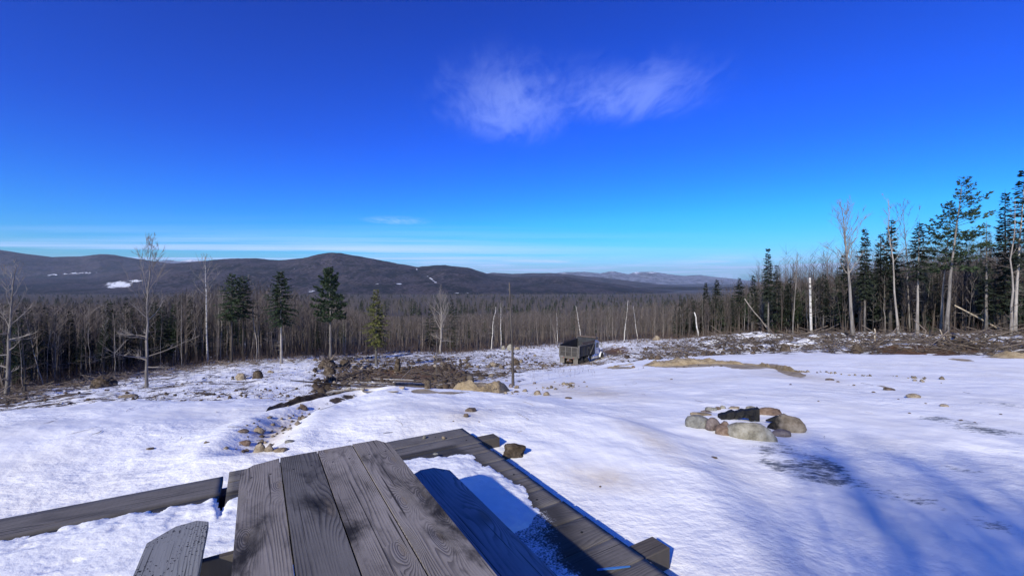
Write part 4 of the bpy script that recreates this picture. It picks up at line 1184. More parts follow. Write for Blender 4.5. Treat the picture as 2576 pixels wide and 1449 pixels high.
# -- the woods beyond, too many to count
def far_wood(name, n, kind, seed, y0=1.3, y1=2600.0, urange=(-420, 3000), ymax=420.0, full=None, twigs=16, mat=None):
    rg = np.random.default_rng(seed)
    u = rg.uniform(urange[0], urange[1], n)
    we = wood_edge(u)
    lo = np.log(we * y0); hi = np.log(np.where(u > 1850, ymax, y1))
    Y = np.exp(lo + (hi - lo) * rg.random(n) ** 0.9)
    X = (u - CU) / F * Y
    Z = gz(X, Y)
    big = np.clip(Y / 260.0, 1.0, 5.0) ** 0.65
    H = rg.uniform(7.0, 11.0, n) * np.where(u > 1900, 1.25, 1.0) * np.clip(Y / 260.0, 1.0, 3.0) ** 0.18
    vtop = topline(u) - 2 + 6 * rg.random(n)
    H = np.minimum(H, np.where((u < 1750) & (Y < 260), np.maximum(3.0, -(vtop - HV) / F * Y - Z), 99))
    if kind != 'bare': H = np.where((u > 1750) & (Y < 180), H * 0.55, H)
    if full: H = np.maximum(3.0, -(topline(u) - HV) / F * Y - Z) * rg.uniform(full[0], full[1], n)
    Vs = []; Fs = []; off = 0

    def push(tri):               # tri: (m,3,3)
        nonlocal off
        m = len(tri)
        Vs.append(tri.reshape(-1, 3)); Fs.append(np.arange(off, off + 3 * m).reshape(m, 3)); off += 3 * m
    base = np.stack([X, Y, Z], -1)
    if kind == 'bare':
        w = 0.055 * big
        for a in (0.3, 1.9):
            dx = np.stack([np.cos(a) * w, np.sin(a) * w, 0 * w], -1)
            tip = base + np.stack([rg.normal(0, 0.3, n), rg.normal(0, 0.3, n), H], -1)
            push(np.stack([base - dx, base + dx, tip], 1))
        for k in range(twigs):
            t = rg.uniform(0.35, 0.95, n)
            az = rg.uniform(0, 6.283, n); ln = H * 0.22 * big ** 0.8 * rg.uniform(0.5, 1.2, n)
            s = base + np.stack([0 * t, 0 * t, H * t], -1)
            e = s + np.stack([np.cos(az) * ln * 0.75, np.sin(az) * ln * 0.75, np.minimum(ln * 0.8, H * (1.03 - t))], -1)
            ww = (0.020 * big ** 1.4)[:, None]
            sd = np.stack([-np.sin(az), np.cos(az), 0.4 * np.ones(n)], -1) * ww
            push(np.stack([s - sd, s + sd, e], 1))
    else:
        for k in range(10):
            q = k / 9.0
            zz = H * (0.15 + 0.76 * q) + rg.normal(0, 0.02, n) * H; rad = (H * 0.17 * big ** 0.5 * (1 - q) ** 0.8 + 0.22) * rg.uniform(0.7, 1.2, n)
            tip = base + np.stack([0 * H, 0 * H, np.minimum(zz + H * 0.15, H)], -1)
            a0 = rg.uniform(0, 6.28, n)
            for j in range(5):
                a = a0 + j * 1.2566; a2 = a + 0.7 + rg.uniform(-0.3, 0.2, n)
                r1 = rad * rg.uniform(0.4, 1.4, n); r2 = rad * rg.uniform(0.4, 1.4, n)
                p1 = base + np.stack([np.cos(a) * r1, np.sin(a) * r1, zz - rg.uniform(0, 0.08, n) * H], -1)
                p2 = base + np.stack([np.cos(a2) * r2, np.sin(a2) * r2, zz - rg.uniform(0, 0.08, n) * H], -1)
                push(np.stack([p1, p2, tip], 1))
    o = obj_np(name, np.vstack(Vs), np.vstack(Fs), MT[mat or ('far_twig' if kind == 'bare' else 'spruce')])
    return tag(o, kind='stuff')


far_wood('distant_bare_woods', 30000, 'bare', 5)
far_wood('distant_conifers', 2300, 'conifer', 6, y0=2.2)
far_wood('dense_conifers', 1300, 'conifer', 7, y0=1.15, y1=110.0, urange=(1730, 2900), ymax=110.0, full=(0.55, 1.04))
far_wood('crowded_bare_trees', 700, 'bare', 9, y0=1.02, y1=100.0, urange=(-250, 900), ymax=100.0, full=(0.75, 1.10), twigs=44, mat='twig')
far_wood('crowded_bare_trees', 520, 'bare', 10, y0=1.02, y1=150.0, urange=(900, 1720), ymax=150.0, full=(0.75, 1.05), twigs=44, mat='twig')
far_wood('crowded_bare_trees', 1000, 'bare', 11, y0=1.02, y1=95.0, urange=(1700, 2900), ymax=95.0, full=(0.7, 1.12), twigs=44, mat='twig')


# -- brush and dead lower twigs along the edge of the woods
def brush(name, n, urange, yr, hr, mat, seed, lean=0.5, w=0.012, dens=None, thick=None):
    rg = np.random.default_rng(seed)
    u = rg.uniform(urange[0], urange[1], n)
    Y = yr(u, rg.random(n))
    X = (u - CU) / F * Y
    Z = gz(X, Y)
    if dens is not None:
        keep = rg.random(n) < dens(u, Y)
        u, X, Y, Z = u[keep], X[keep], Y[keep], Z[keep]
    m = len(u)
    H = rg.uniform(hr[0], hr[1], m) * rg.random(m) ** 0.5
    az = rg.uniform(0, 6.283, m); ln = H * lean * rg.random(m)
    b = np.stack([X, Y, Z - 0.05], -1)
    e = b + np.stack([np.cos(az) * ln, np.sin(az) * ln, H], -1)
    ww = (thick if thick is not None else w) * np.clip(Y / 30.0, 0.6, 2.2)
    tri = []
    for a in (0.2, 1.8):
        d = np.stack([np.cos(a) * ww, np.sin(a) * ww, 0 * ww], -1)
        tri.append(np.stack([b - d, b + d, e], 1))
    T = np.concatenate(tri)
    o = obj_np(name, T.reshape(-1, 3), np.arange(len(T) * 3).reshape(-1, 3), mat)
    return tag(o, kind='stuff')


brush('undergrowth', 15000, (-100, 2700), lambda u, r: wood_edge(u) * (0.97 + 0.65 * r ** 1.5), (0.4, 2.2), MT['brush'], 3, 0.7)
brush('weed_stalks', 1100, (300, 800), lambda u, r: lerp(13, 40, r), (0.15, 0.6), MT['brush'], 4, 0.35, 0.006)
brush('weed_stalks', 1500, (1000, 1500), lambda u, r: lerp(17, 60, r), (0.15, 0.6), MT['brush'], 8, 0.4, 0.006)

# ------------------------------------------------------------------ deck frame
AX = Vector((-0.508, 0.861, 0.0)).normalized()       # deck and table axis (away from the house)
AY = Vector((-AX.y, AX.x, 0.0))                       # to the left across the deck
ROT = math.atan2(AX.y, AX.x)
DECK_Z = -1.75
D_, P_ = (lambda X, Y: X * AX.x + Y * AX.y), (lambda X, Y: -(X * AY.x + Y * AY.y))


def dp(d, p, z=0.0):
    v = AX * d - AY * p
    return Vector((v.x, v.y, z))


MT['glass'], _t = newmat('window_glass')
finish(_t, (0.02, 0.025, 0.03), 0.08, None, 0.5)


# ------------------------------------------------------------------ unseen trees added behind the deck to cast thin shade over the right foreground
def shade_wood():
    rg = random.Random(404)
    s = Vector((math.sin(R(SUN_AZ)), math.cos(R(SUN_AZ)), 0)); n = Vector((s.y, -s.x, 0))

    def tris(me):
        me.calc_loop_triangles()
        co = np.zeros(len(me.vertices) * 3, np.float32); me.vertices.foreach_get('co', co)
        ix = np.zeros(len(me.loop_triangles) * 3, np.int32); me.loop_triangles.foreach_get('vertices', ix)
        return co.reshape(-1, 3), ix.reshape(-1, 3)
    forms = [[tris(me) for me in p] for p in BARE_P]
    Vs = []; Fs = []; off = 0
    for i in range(142):
        back = rg.uniform(14, 38)
        side = rg.uniform(0.3, 12.5) if i > 8 else rg.uniform(0.2, 2.0)
        p = Vector((1.55, 3.14, 0)) + n * (side + 0.5) - s * back
        z0 = float(gz(np.array([p.x]), np.array([p.y]))[0])
        k = ((back + 1.5) * math.tan(R(SUN_EL)) + rg.uniform(0.2, 1.2) - 0.12 * min(abs(side), 5)) / 10.0
        w = k * (1.0 if side < 2 else 1.5); a_ = rg.uniform(0, 6.28)
        for co, ix in rg.choice(forms):
            q = co.copy()
            q[:, 0] = (co[:, 0] * math.cos(a_) - co[:, 1] * math.sin(a_)) * w + p.x
            q[:, 1] = (co[:, 0] * math.sin(a_) + co[:, 1] * math.cos(a_)) * w + p.y
            q[:, 2] = co[:, 2] * k + z0
            Vs.append(q); Fs.append(ix + off); off += len(q)
    tag(obj_np('shade_trees_behind_deck', np.vstack(Vs), np.vstack(Fs), MT['bark_grey']), kind='stuff')


shade_wood()


# ------------------------------------------------------------------ deck
def deck_point(u, v, h=-DECK_Z):
    Y = h * F / (v - HV); X = (u - CU) / F * Y
    return D_(X, Y), P_(X, Y)


deck = thing('deck', 'low weathered plank deck under the picnic table, half covered in snow', 'deck', (0, 0, DECK_Z), ROT)
# local x = AX (away), local y = AY (left) ; p = -y
PW = 0.262
rk = random.Random(5)
GAPP = -0.235
edge_snow = [(-1.0, 1.45), (1.6, 1.62), (2.2, 1.66), (2.6, 1.82), (3.1, 1.95), (3.6, 1.90), (4.1, 1.80)]


def frost_at(x, p):
    """thin icy frosting on bare boards, next to the lying snow"""
    f = np.zeros_like(x)
    lim = np.interp(x, [e[0] for e in edge_snow], [e[1] for e in edge_snow])
    right = (p > GAPP)
    f = np.where(right & (x < 2.75), 0.62 * sstep(p, lim + 0.35, lim - 0.1) , f)
    f = np.where(right & (x >= 2.75) & (x < 4.3), 0.35 * sstep(p, lim + 0.10, lim - 0.05), f)
    f = np.where(~right, 0.45 * sstep(x, 4.36, 4.20), f)
    return f


def plank(x0, x1, pa, pb, z1, th=0.042):
    """one board running across the deck from p = pa to pb, bevelled and finely cut so frost can lie on it"""
    n = max(2, int((pb - pa) / 0.05))
    b = 0.004
    prof = [(x0 + b, z1 - th), (x0, z1 - th + b), (x0, z1 - b), (x0 + b, z1)] + [(lerp(x0, x1, k / 5), z1) for k in range(1, 5)] + [(x1 - b, z1), (x1, z1 - b), (x1, z1 - th + b), (x1 - b, z1 - th)]
    k = len(prof)
    V = []
    sag = rk.uniform(-0.002, 0.002)
    for i in range(n + 1):
        p = lerp(pa, pb, i / n)
        for x, z in prof:
            V.append((p - pa, x - x0, z + sag * math.sin(i / n * 3.14)))
    Fq = []
    for i in range(n):
        for j in range(k):
            a = i * k + j; c = i * k + (j + 1) % k
            Fq.append((a, c, c + k, a + k))
    V = np.array(V)
    me = mesh_np('plank', V, np.array(Fq), MT['deck_wood'], attrs={'frost': frost_at(V[:, 1] + x0, V[:, 0] + pa)})
    import bmesh
    bm = bmesh.new(); bm.from_mesh(me); bm.verts.ensure_lookup_table()
    bm.faces.new([bm.verts[j] for j in range(k)]); bm.faces.new([bm.verts[n * k + j] for j in range(k - 1, -1, -1)])
    bmesh.ops.recalc_face_normals(bm, faces=bm.faces)
    bm.to_mesh(me); bm.free()
    o = link(bpy.data.objects.new('plank', me), deck)
    # board space: x along the board (towards +p = -y of the deck), y across
    o.matrix_local = Matrix(((0, 1, 0, x0), (-1, 0, 0, -pa), (0, 0, 1, 0), (0, 0, 0, 1)))
    return o


x = 4.70
k = 0
cuts = [4.73, 4.475, 4.21, 3.945, 3.70, 3.475, 3.255, 3.01, 2.765, 2.505, 2.19, 1.93, 1.67, 1.41, 1.15, 0.89, 0.63, 0.37, 0.11, -0.15, -0.41, -0.67]
for a, b in zip(cuts[:-1], cuts[1:]):
    plank(b + 0.007, a, GAPP + 0.022, 2.10 + rk.uniform(-0.012, 0.012), rk.uniform(-0.003, 0.0))
x = 4.66
while x > -0.7:
    w = 0.40 if x > 4.6 else 0.262
    plank(x - w + 0.008, x, -5.2, GAPP - 0.022 + rk.uniform(-0.004, 0.004), rk.uniform(-0.004, -0.001))
    x -= w
for d_, lab in ((4.42, None), (2.05, None), (-0.32, None)):
    for pa, pb in ((-5.1, GAPP - 0.3), (-0.4, 2.40)):
        MB().box(0, pb - pa, -0.075, 0.075, -0.148, 0, 0.006).build('beam', MT['beam_wood'], deck, loc=(d_, -pa, -0.046), rot=(0, 0, -math.pi / 2))
for p_ in (-4.5, -2.4, -0.30, -0.17, 0.9, 2.03):
    MB().box(-0.6, 4.62, -0.02, 0.02, -0.13, 0, 0.003).build('joist', MT['beam_wood'], deck, loc=(0, -p_, -0.047))
for d_, p_ in ((2.88, 1.93), (4.60, 1.72), (4.60, 0.95), (4.34, 1.98), (3.36, 2.0), (2.35, 1.95)):
    MB().tube([(0, 0, -0.004), (0, 0, 0.0025)], [0.009, 0.008], 8, cap=True).build('nail_head', MT['char'], deck, loc=(d_, -p_, 0))


def build_deck_snow():
    s = 0.0155
    ds = np.arange(-0.6, 4.45, s); ps = np.arange(-5.2, 2.06, s)
    Dg, Pg = np.meshgrid(ds, ps, indexing='ij')
    lim = np.interp(Dg, [e[0] for e in edge_snow], [e[1] for e in edge_snow])
    n1 = fbm(Dg * 2.2, Pg * 2.2, 3, 4); n2 = fbm(Dg * 11, Pg * 11, 8, 4, 0.6)
    right = Pg > GAPP
    # distance inside the snow sheet
    inr = np.minimum(np.minimum(lim - Pg, 4.17 - 0.22 * np.clip(Pg - 0.9, 0, 2) - Dg), 9)
    inl = 4.24 + 0.03 * np.sin(Pg * 1.3) - Dg
    ins = np.where(right, inr, inl) + 0.085 * n1 + 0.055 * n2
    # thin, torn patches towards the near right corner
    bare = sstep(Dg, 2.75, 2.35) * sstep(Pg, 1.0, 1.35) * right
    patch = fbm(Dg * 2.6 + 4, Pg * 2.6, 15, 4) + 0.5 * n2
    island = np.exp(-(((Dg - 1.98) / 0.20) ** 2 + ((Pg - 1.50) / 0.34) ** 2)) * 1.3 + np.exp(-(((Dg - 1.55) / 0.3) ** 2 + ((Pg - 1.2) / 0.4) ** 2)) * 1.2
    ins = np.where(bare > 0, ins * (1 - bare) + bare * np.minimum(ins, -0.40 + 0.42 * patch + 0.62 * island), ins)
    ins = ins - 0.20 * np.exp(-((Pg - GAPP) / 0.035) ** 2) * sstep(Dg, 3.0, 4.2) - 0.09 * np.exp(-((Pg - GAPP) / 0.03) ** 2) * sstep(Dg, 2.4, 3.6)
    thick = 0.050 * np.clip(ins / 0.28, 0, 1) ** 0.6 * (1 + 0.30 * fbm(Dg * 1.4, Pg * 1.4, 33, 4)) + 0.008 * n2
    foot = fbm(Dg * 5.0, Pg * 4.0, 51, 3)
    thick = thick - 0.012 * sstep(foot, 0.25, 0.5) * (ins > 0.2)
    thick = thick * np.where(bare > 0.3, 0.5, 1.0)
    ok = (ins > 0.0)
    Z = np.where(ok, np.maximum(thick, 0.002), -0.004)
    q = ok[:-1, :-1] | ok[1:, :-1] | ok[:-1, 1:] | ok[1:, 1:]
    # keep clear of the posts and boards above: nothing there reaches the snow sheet
    nr, nc = Dg.shape
    Fa = grid_faces(nr, nc)[q.ravel()]
    V = np.stack([Dg, -Pg, Z], -1).reshape(-1, 3)
    used = np.unique(Fa); re = np.full(len(V), -1); re[used] = np.arange(len(used))
    o = obj_np('deck_snow', V[used], re[Fa], MT['deck_snow'], smooth=True)
    o.location = (0, 0, DECK_Z); o.rotation_euler = (0, 0, ROT)
    tag(o, kind='stuff')


build_deck_snow()

# ------------------------------------------------------------------ picnic table
TC = dp(1.75, 0.315, DECK_Z)
table = thing('picnic_table', 'weathered grey picnic table with attached benches on the snowy deck', 'picnic table', (TC.x, TC.y, TC.z), ROT)
TOP = 0.755
bw = 0.189
bounds = [(0.388, 0.205), (0.199, 0.012), (0.006, -0.182), (-0.188, -0.385)]
for i, (ya, yb) in enumerate(bounds):
    c = (ya + yb) / 2; h = (ya - yb) / 2
    e1 = 1.01
    if i == 0: poly = [(-1.0, -h), (e1 - 0.004, -h), (e1 - 0.035, h * 0.35), (e1 - 0.105, h), (-1.0, h)]
    elif i == 3: poly = [(-1.0, -h), (e1 - 0.10, -h), (e1 + 0.004, -h * 0.45), (e1 + 0.008, h), (-1.0, h)]
    else: poly = [(-1.0, -h), (e1 + 0.004 * (i - 1), -h), (e1 + 0.003 * i, h), (-1.0, h)]
    # cut the board into strips so its edges can wander a little
    o = MB().prism(poly, 0.0, 0.046, 0.006).build('board', MT['table_wood_dark' if i == 1 else 'table_wood'], table, loc=(0, c, TOP - 0.046 - 0.0015 * (i == 2)))
    if i == 1: o['label'] = 'smoother board with dark stains, second from the left'
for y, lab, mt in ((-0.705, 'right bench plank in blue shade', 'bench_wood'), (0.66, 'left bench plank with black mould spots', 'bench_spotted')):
    h = 0.123
    if y < 0: poly = [(-1.1, -h), (1.03, -h), (1.125, -h * 0.35), (1.135, h * 0.4), (1.09, h), (-1.1, h)]
    else: poly = [(-1.1, -h), (1.10, -h), (1.145, -h * 0.55), (1.13, h * 0.2), (1.02, h), (-1.1, h)]
    o = MB().prism(poly, 0.0, 0.044, 0.005).build('bench_plank', MT[mt], table, loc=(0, y, 0.45 - 0.044))
    o['label'] = lab
for sx in (0.80, -0.80):
    MB().box(-0.80, 0.80, -0.019, 0.019, 0, 0.140, 0.003).build('bench_support', MT['beam_wood'], table, loc=(sx, 0, 0.2655), rot=(0, 0, math.pi / 2))
    MB().box(-0.36, 0.36, -0.019, 0.019, 0, 0.088, 0.003).build('top_cleat', MT['beam_wood'], table, loc=(sx + 0.001, 0, TOP - 0.046 - 0.092), rot=(0, 0, math.pi / 2))
    for sy in (1, -1):
        ln = math.hypot(0.40, 0.70)
        m = Matrix.Translation((sx - 0.041, sy * 0.10, TOP - 0.05)) @ Matrix.Rotation(sy * math.atan2(0.40, 0.70), 4, 'X')
        l = MB().box(-0.019, 0.019, -0.068, 0.068, -ln - 0.012, -0.02, 0.003).build('leg', MT['beam_wood'], table)
        l.matrix_local = m
for i, (ya, yb) in enumerate(bounds):
    for sx in (0.80, -0.80):
        for q in (0.28, 0.74):
            MB().tube([(0, 0, -0.003), (0, 0, 0.0008), (0, 0, 0.0012)], [0.0055, 0.0055, 0.003], 8, cap=True).build('screw_head', MT['char'], table, loc=(sx + 0.004 * (i % 2), lerp(ya, yb, q), TOP - 0.0015 * (i == 2)))
m = MB()
prof = [(0.0, 0.0), (0.011, 0.0), (0.013, 0.002), (0.030, 0.0022), (0.031, 0.0005)]
for r_, z_ in prof[1:]:
    pass
MB().tube([(0, 0, 0.0005), (0, 0, 0.0022), (0, 0, 0.0024)], [0.031, 0.030, 0.012], 20, cap=True).build('bolt_recess_shade', MT['char'], table, loc=(-0.25, -0.675, 0.45))  # raised black disc stands for the shade inside the bolt recess
bolt = MB().tube([(0, 0, 0.002), (0, 0, 0.007), (0, 0, 0.010)], [0.013, 0.012, 0.005], 14, cap=True).build('bolt', MT['bench_wood'], table, loc=(-0.25, -0.675, 0.45), smooth=False)


# ------------------------------------------------------------------ stones
def stone_mesh(name, sx, sy, sz, seed, mat, rough=0.24, sub=3, taper=0.0, flat=0.25):
    """rounded boulder, half-sizes sx, sy, sz; faceted here and there"""
    import bmesh
    bm = bmesh.new()
    bmesh.ops.create_icosphere(bm, subdivisions=sub, radius=1.0)
    rg = random.Random(seed)
    co = np.array([v.co[:] for v in bm.verts])
    for _ in range(9):            # planed-off faces
        n = np.array([rg.gauss(0, 1), rg.gauss(0, 1), rg.gauss(0, 1)]); n /= np.linalg.norm(n)
        dcut = rg.uniform(0.58, 0.9)
        over = np.maximum(co @ n - dcut, 0)
        co = co - np.outer(over * 0.85, n)
    nz = 0.6 * fbm(co[:, 0] * 1.3 + seed * 3.1, co[:, 1] * 1.3 + co[:, 2] * 1.7, seed, 4) + 0.5 * fbm(co[:, 2] * 2.2 - seed, co[:, 0] * 2.0 + co[:, 1], seed + 5, 4)
    co = co * (1 + rough * nz)[:, None]
    co[:, 1] *= 1 - taper * co[:, 0]; co[:, 2] *= 1 - taper * 0.6 * co[:, 0]
    co[:, 2] = np.where(co[:, 2] < -flat, -flat + (co[:, 2] + flat) * 0.4, co[:, 2])
    co *= (sx, sy, sz)
    for v, c in zip(bm.verts, co): v.co = c
    me = bpy.data.meshes.new(name)
    bm.to_mesh(me); bm.free()
    me.polygons.foreach_set('use_smooth', [True] * len(me.polygons))
    me.materials.append(mat)
    return me


def stone(label, u, v, w, h, mat, seed, name='stone', cat='stone', group=None, rot=0.0, depth=0.75, taper=0.0, tilt=0.0, sink=0.25, rough=0.24, Y=None, flat=0.35):
    """a stone whose outline in the photo is w x h points across, lower edge at (u, v)"""
    p = ptY(u, Y) if Y else pt(u, v)
    k = p.y / F
    sx = w * k / 2
    el = math.atan2(-p.z, p.y)
    vis = h * k                                     # apparent height: mixes top face and side
    sy = sx * depth
    sz = max(0.30 * sx, min(1.2 * sx, (vis - 1.2 * sy * math.sin(el)) / (1.0 + flat - sink) / max(0.3, math.cos(el))))
    o = bpy.data.objects.new(name, stone_mesh(name, sx, sy, sz, seed, MT[mat], rough, 3 if w > 14 else 2, taper, flat))
    o.location = (p.x, p.y + sy * 0.7, float(gz(np.array([p.x]), np.array([p.y + sy * 0.7]))[0]) + sz * (flat - sink))
    o.rotation_euler = (0, tilt, rot)
    link(o)
    return tag(o, label, cat, group)


RING = 'stones of the fire ring'
for a in [('big grey green oval stone at the left end of the fire ring', 1762, 1074, 60, 34, 'stone_grey', 301, 0.0, 0.7, 0, 0),
          ('plum grey stone wedged between the big oval and the reddish round stone', 1799, 1080, 38, 30, 'stone_plum', 302, 0.3, 0.8, 0, 0),
          ('reddish brown round stone at the front of the fire ring', 1829, 1092, 44, 34, 'stone_red', 303, 0.0, 0.85, 0, 0),
          ('long pale tapering slab, largest stone at the front of the fire ring', 1902, 1104, 110, 50, 'stone_pale', 304, -0.42, 0.45, 0.28, 0.10),
          ('small brown stone inside the front right of the fire ring', 1975, 1097, 44, 20, 'stone_plum', 305, -0.2, 0.7, 0, 0),
          ('large tan stone with a blackened left end at the right of the fire ring', 1988, 1084, 84, 44, 'stone_sooty', 306, -0.45, 0.5, 0.12, 0.10),
          ('long low pinkish stone at the back right of the fire ring', 1941, 1042, 60, 20, 'stone_red', 307, 0.0, 0.5, 0.1, 0),
          ('small pale stone between the burnt log and the back right stone', 1893, 1029, 26, 10, 'stone_pale', 308, 0, 0.6, 0, 0),
          ('flat pinkish tan stone at the very back of the fire ring', 1850, 1026, 29, 9, 'stone_tan', 309, 0, 0.6, 0, 0),
          ('small greenish stone at the back of the fire ring, left of the flat pinkish one', 1820, 1025, 17, 9, 'stone_pale', 310, 0, 0.7, 0, 0),
          ('tiny dark brown stone in the back row of the fire ring', 1808, 1028, 13, 9, 'stone_brown', 311, 0, 0.8, 0, 0),
          ('grey elongated stone at the back left of the fire ring', 1793, 1031, 29, 11, 'stone_grey', 312, -0.2, 0.6, 0, 0),
          ('thin dark grey sliver of stone at the back left of the fire ring', 1779, 1034, 26, 7, 'stone_plum', 313, -0.15, 0.5, 0, 0),
          ('flat tan stone lying behind the big grey green oval', 1766, 1043, 50, 11, 'stone_tan', 314, 0, 0.45, 0, 0)]:
    stone(a[0], a[1], a[2] + 3, a[3] * 1.12, a[4] * 1.1, a[5], a[6], group=RING, rot=a[7], depth=a[8], taper=a[9], tilt=a[10])

for a in [('rust brown round stone at the left end of the gully stones', 611, 1120, 29, 15, 'stone_red', 320),
          ('tan stone half sunk in the snow above the rust brown stone', 647, 1089, 26, 16, 'stone_tan', 321),
          ('dark flat stone pair sized lump left of the half sunk tan stone', 605, 1088, 32, 12, 'stone_brown', 322),
          ('flat grey stone alone on the snow just beyond the table end', 725, 1114, 25, 11, 'stone_grey', 323),
          ('tan boulder left of the pair behind the table corner', 648, 1138, 30, 25, 'stone_tan', 324),
          ('rounded tan boulder right of the pair behind the table corner', 674, 1137, 25, 24, 'stone_tan', 325),
          ('low tan stone peeking over the table end', 702, 1139, 38, 14, 'stone_tan', 326),
          ('small dark stone below the rust brown gully stone', 619, 1136, 14, 8, 'stone_brown', 327),
          ('brown stone lump under the overhanging bank of the gully', 760, 1030, 22, 19, 'stone_brown', 328),
          ('dark brown stone alone on the hump, larger of two', 1185, 1036, 31, 15, 'stone_brown', 330),
          ('small brown stone alone on the hump, just below the dark brown one', 1172, 1049, 15, 10, 'stone_brown', 331),
          ('grey brown stone at the foot of the tall dead pole', 1285, 975, 13, 12, 'stone_plum', 332),
          ('pale tan stone right at the foot of the tall dead pole', 1300, 977, 16, 10, 'stone_tan', 333),
          ('dark flat stone just below the tall dead pole', 1301, 987, 17, 7, 'stone_brown', 334),
          ('tan lump, left of two on the snow right of the sandy bank', 1354, 993, 21, 13, 'stone_tan', 335),
          ('tan lump, right of two on the snow right of the sandy bank', 1376, 995, 19, 11, 'stone_tan', 336),
          ('dark stone tip poking out where the hump meets the lower snow', 1430, 1003, 19, 7, 'stone_brown', 337),
          ('tiny grey stone on the snow right of the dead pole', 1344, 966, 10, 6, 'stone_plum', 338),
          ('tiny dark stone left of the dead pole above the sandy bank', 1274, 959, 9, 4, 'stone_brown', 339),
          ('small tan stone left of the long one below the truck', 1420, 968, 15, 8, 'stone_tan', 340),
          ('longer tan stone on the snow below the truck', 1439, 966, 17, 6, 'stone_tan', 341),
          ('pale boulder in the slash below the brush left of the dead pole', 1240, 922, 20, 15, 'stone_tan', 342),
          ('tan boulder at the edge of the far woods right of the truck', 1653, 856, 21, 13, 'stone_tan', 343),
          ('tan rounded rock on the left snow edge', 313, 1001, 44, 12, 'stone_tan', 344),
          ('tan boulder with brush growing beside it on the left shelf', 600, 957, 27, 22, 'stone_tan', 345),
          ('small tan rock at the back of the left shelf', 677, 938, 18, 10, 'stone_tan', 346),
          ('small brown stone on the open snow far left', 373, 1131, 19, 7, 'stone_brown', 347),
          ('tan flat stone, largest on the open snow at right', 2307, 1001, 35, 13, 'stone_tan', 348),
          ('small tan stone sunk in the snow near the right edge', 2381, 1023, 22, 8, 'stone_tan', 349),
          ('dark flat stone at the end of the sandy ridge', 2092, 957, 23, 6, 'stone_brown', 350),
          ('brown clod on the snow between the sandy ridge and the large flat stone', 2244, 982, 33, 9, 'stone_brown', 351),
          ('reddish stump sized stone below the dump truck', 1594, 926, 10, 9, 'stone_red', 352),
          ('black pebble on the dirty snow beside the deck', 1510, 1226, 7, 5, 'stone_brown', 353),
          ('thin brown stone at the edge of the tree shade', 1798, 1153, 17, 5, 'stone_brown', 354),
          ('round pale boulder left of three at the edge of the pole wood', 1266, 880, 15, 11, 'stone_pale', 355),
          ('largest pale boulder in the middle of three at the edge of the pole wood', 1283, 881, 22, 16, 'stone_pale', 356),
          ('flat pale boulder right of three at the edge of the pole wood', 1301, 880, 18, 9, 'stone_tan', 357),
          ('pale rock near the right picture edge among the slash', 2540, 878, 34, 10, 'stone_tan', 358)]:
    stone(a[0], a[1], a[2], a[3], a[4], a[5], a[6], sink=0.22)
pr = random.Random(9)
for i, (u, v, w) in enumerate([(1690, 955, 8), (1990, 968, 7), (2110, 962, 9), (2150, 970, 8), (2200, 988, 10), (2330, 1016, 7), (2290, 1040, 8), (2420, 1058, 9), (2455, 1063, 8), (1470, 962, 7), (1395, 962, 6), (2060, 1010, 6), (2520, 1043, 8), (2262, 1005, 7), (770, 1050, 9), (1140, 1060, 6), (1205, 1062, 5)]):
    stone('dark pebble sunk in the open snow', u, v, w, w * 0.45, 'stone_brown', 400 + i, name='pebble', cat='pebble', group='dark pebbles scattered on the open snow')
for i, (d_, p_, lab, mt) in enumerate([(4.62, 1.60, 'upright grey pebble standing on the far deck boards', 'stone_grey'), (4.50, 1.78, 'tan pebble on the deck boards right of the upright one', 'stone_tan'), (4.06, 1.52, 'small grey pebble on the deck snow edge', 'stone_grey')]):
    o = link(bpy.data.objects.new('pebble', stone_mesh('pebble', 0.022 + 0.006 * i, 0.016, 0.030 - 0.008 * i, 500 + i, MT[mt], 0.2, 2)))
    q = dp(d_, p_, DECK_Z + 0.012 + 0.028 * (i == 2)); o.location = q
    tag(o, lab, 'pebble')


# ------------------------------------------------------------------ burnt wood in the fire ring
def at(u, v, Y):
    return Vector(((u - CU) / F * Y, Y, -(v - HV) / F * Y))


def chunk(name, label, cat, pts, rads, mat, sides=10, rough=0.12, seed=1, group=None, squash=1.0):
    """a rough log or lump swept along pts"""
    b = MB().tube(pts, rads, sides, cap=True)
    V = np.array(b.v)
    s = 1.0 / max(0.02, max(rads))
    nz = fbm(V[:, 0] * s + seed, V[:, 1] * s + V[:, 2] * s * 1.3, seed, 3)
    ctr = np.array([list(p) for p in pts])
    d = np.linalg.norm(V[:, None, :] - ctr[None], axis=2); near = ctr[d.argmin(1)]
    V = near + (V - near) * (1 + rough * 2 * nz)[:, None]
    V[:, 2] = near[:, 2] + (V[:, 2] - near[:, 2]) * squash
    o0 = V.mean(0)
    b.v = [tuple(x) for x in (V - o0)]
    o = b.build(name, MT[mat], smooth=sides > 6)
    o.location = tuple(o0)
    return tag(o, label, cat, group)


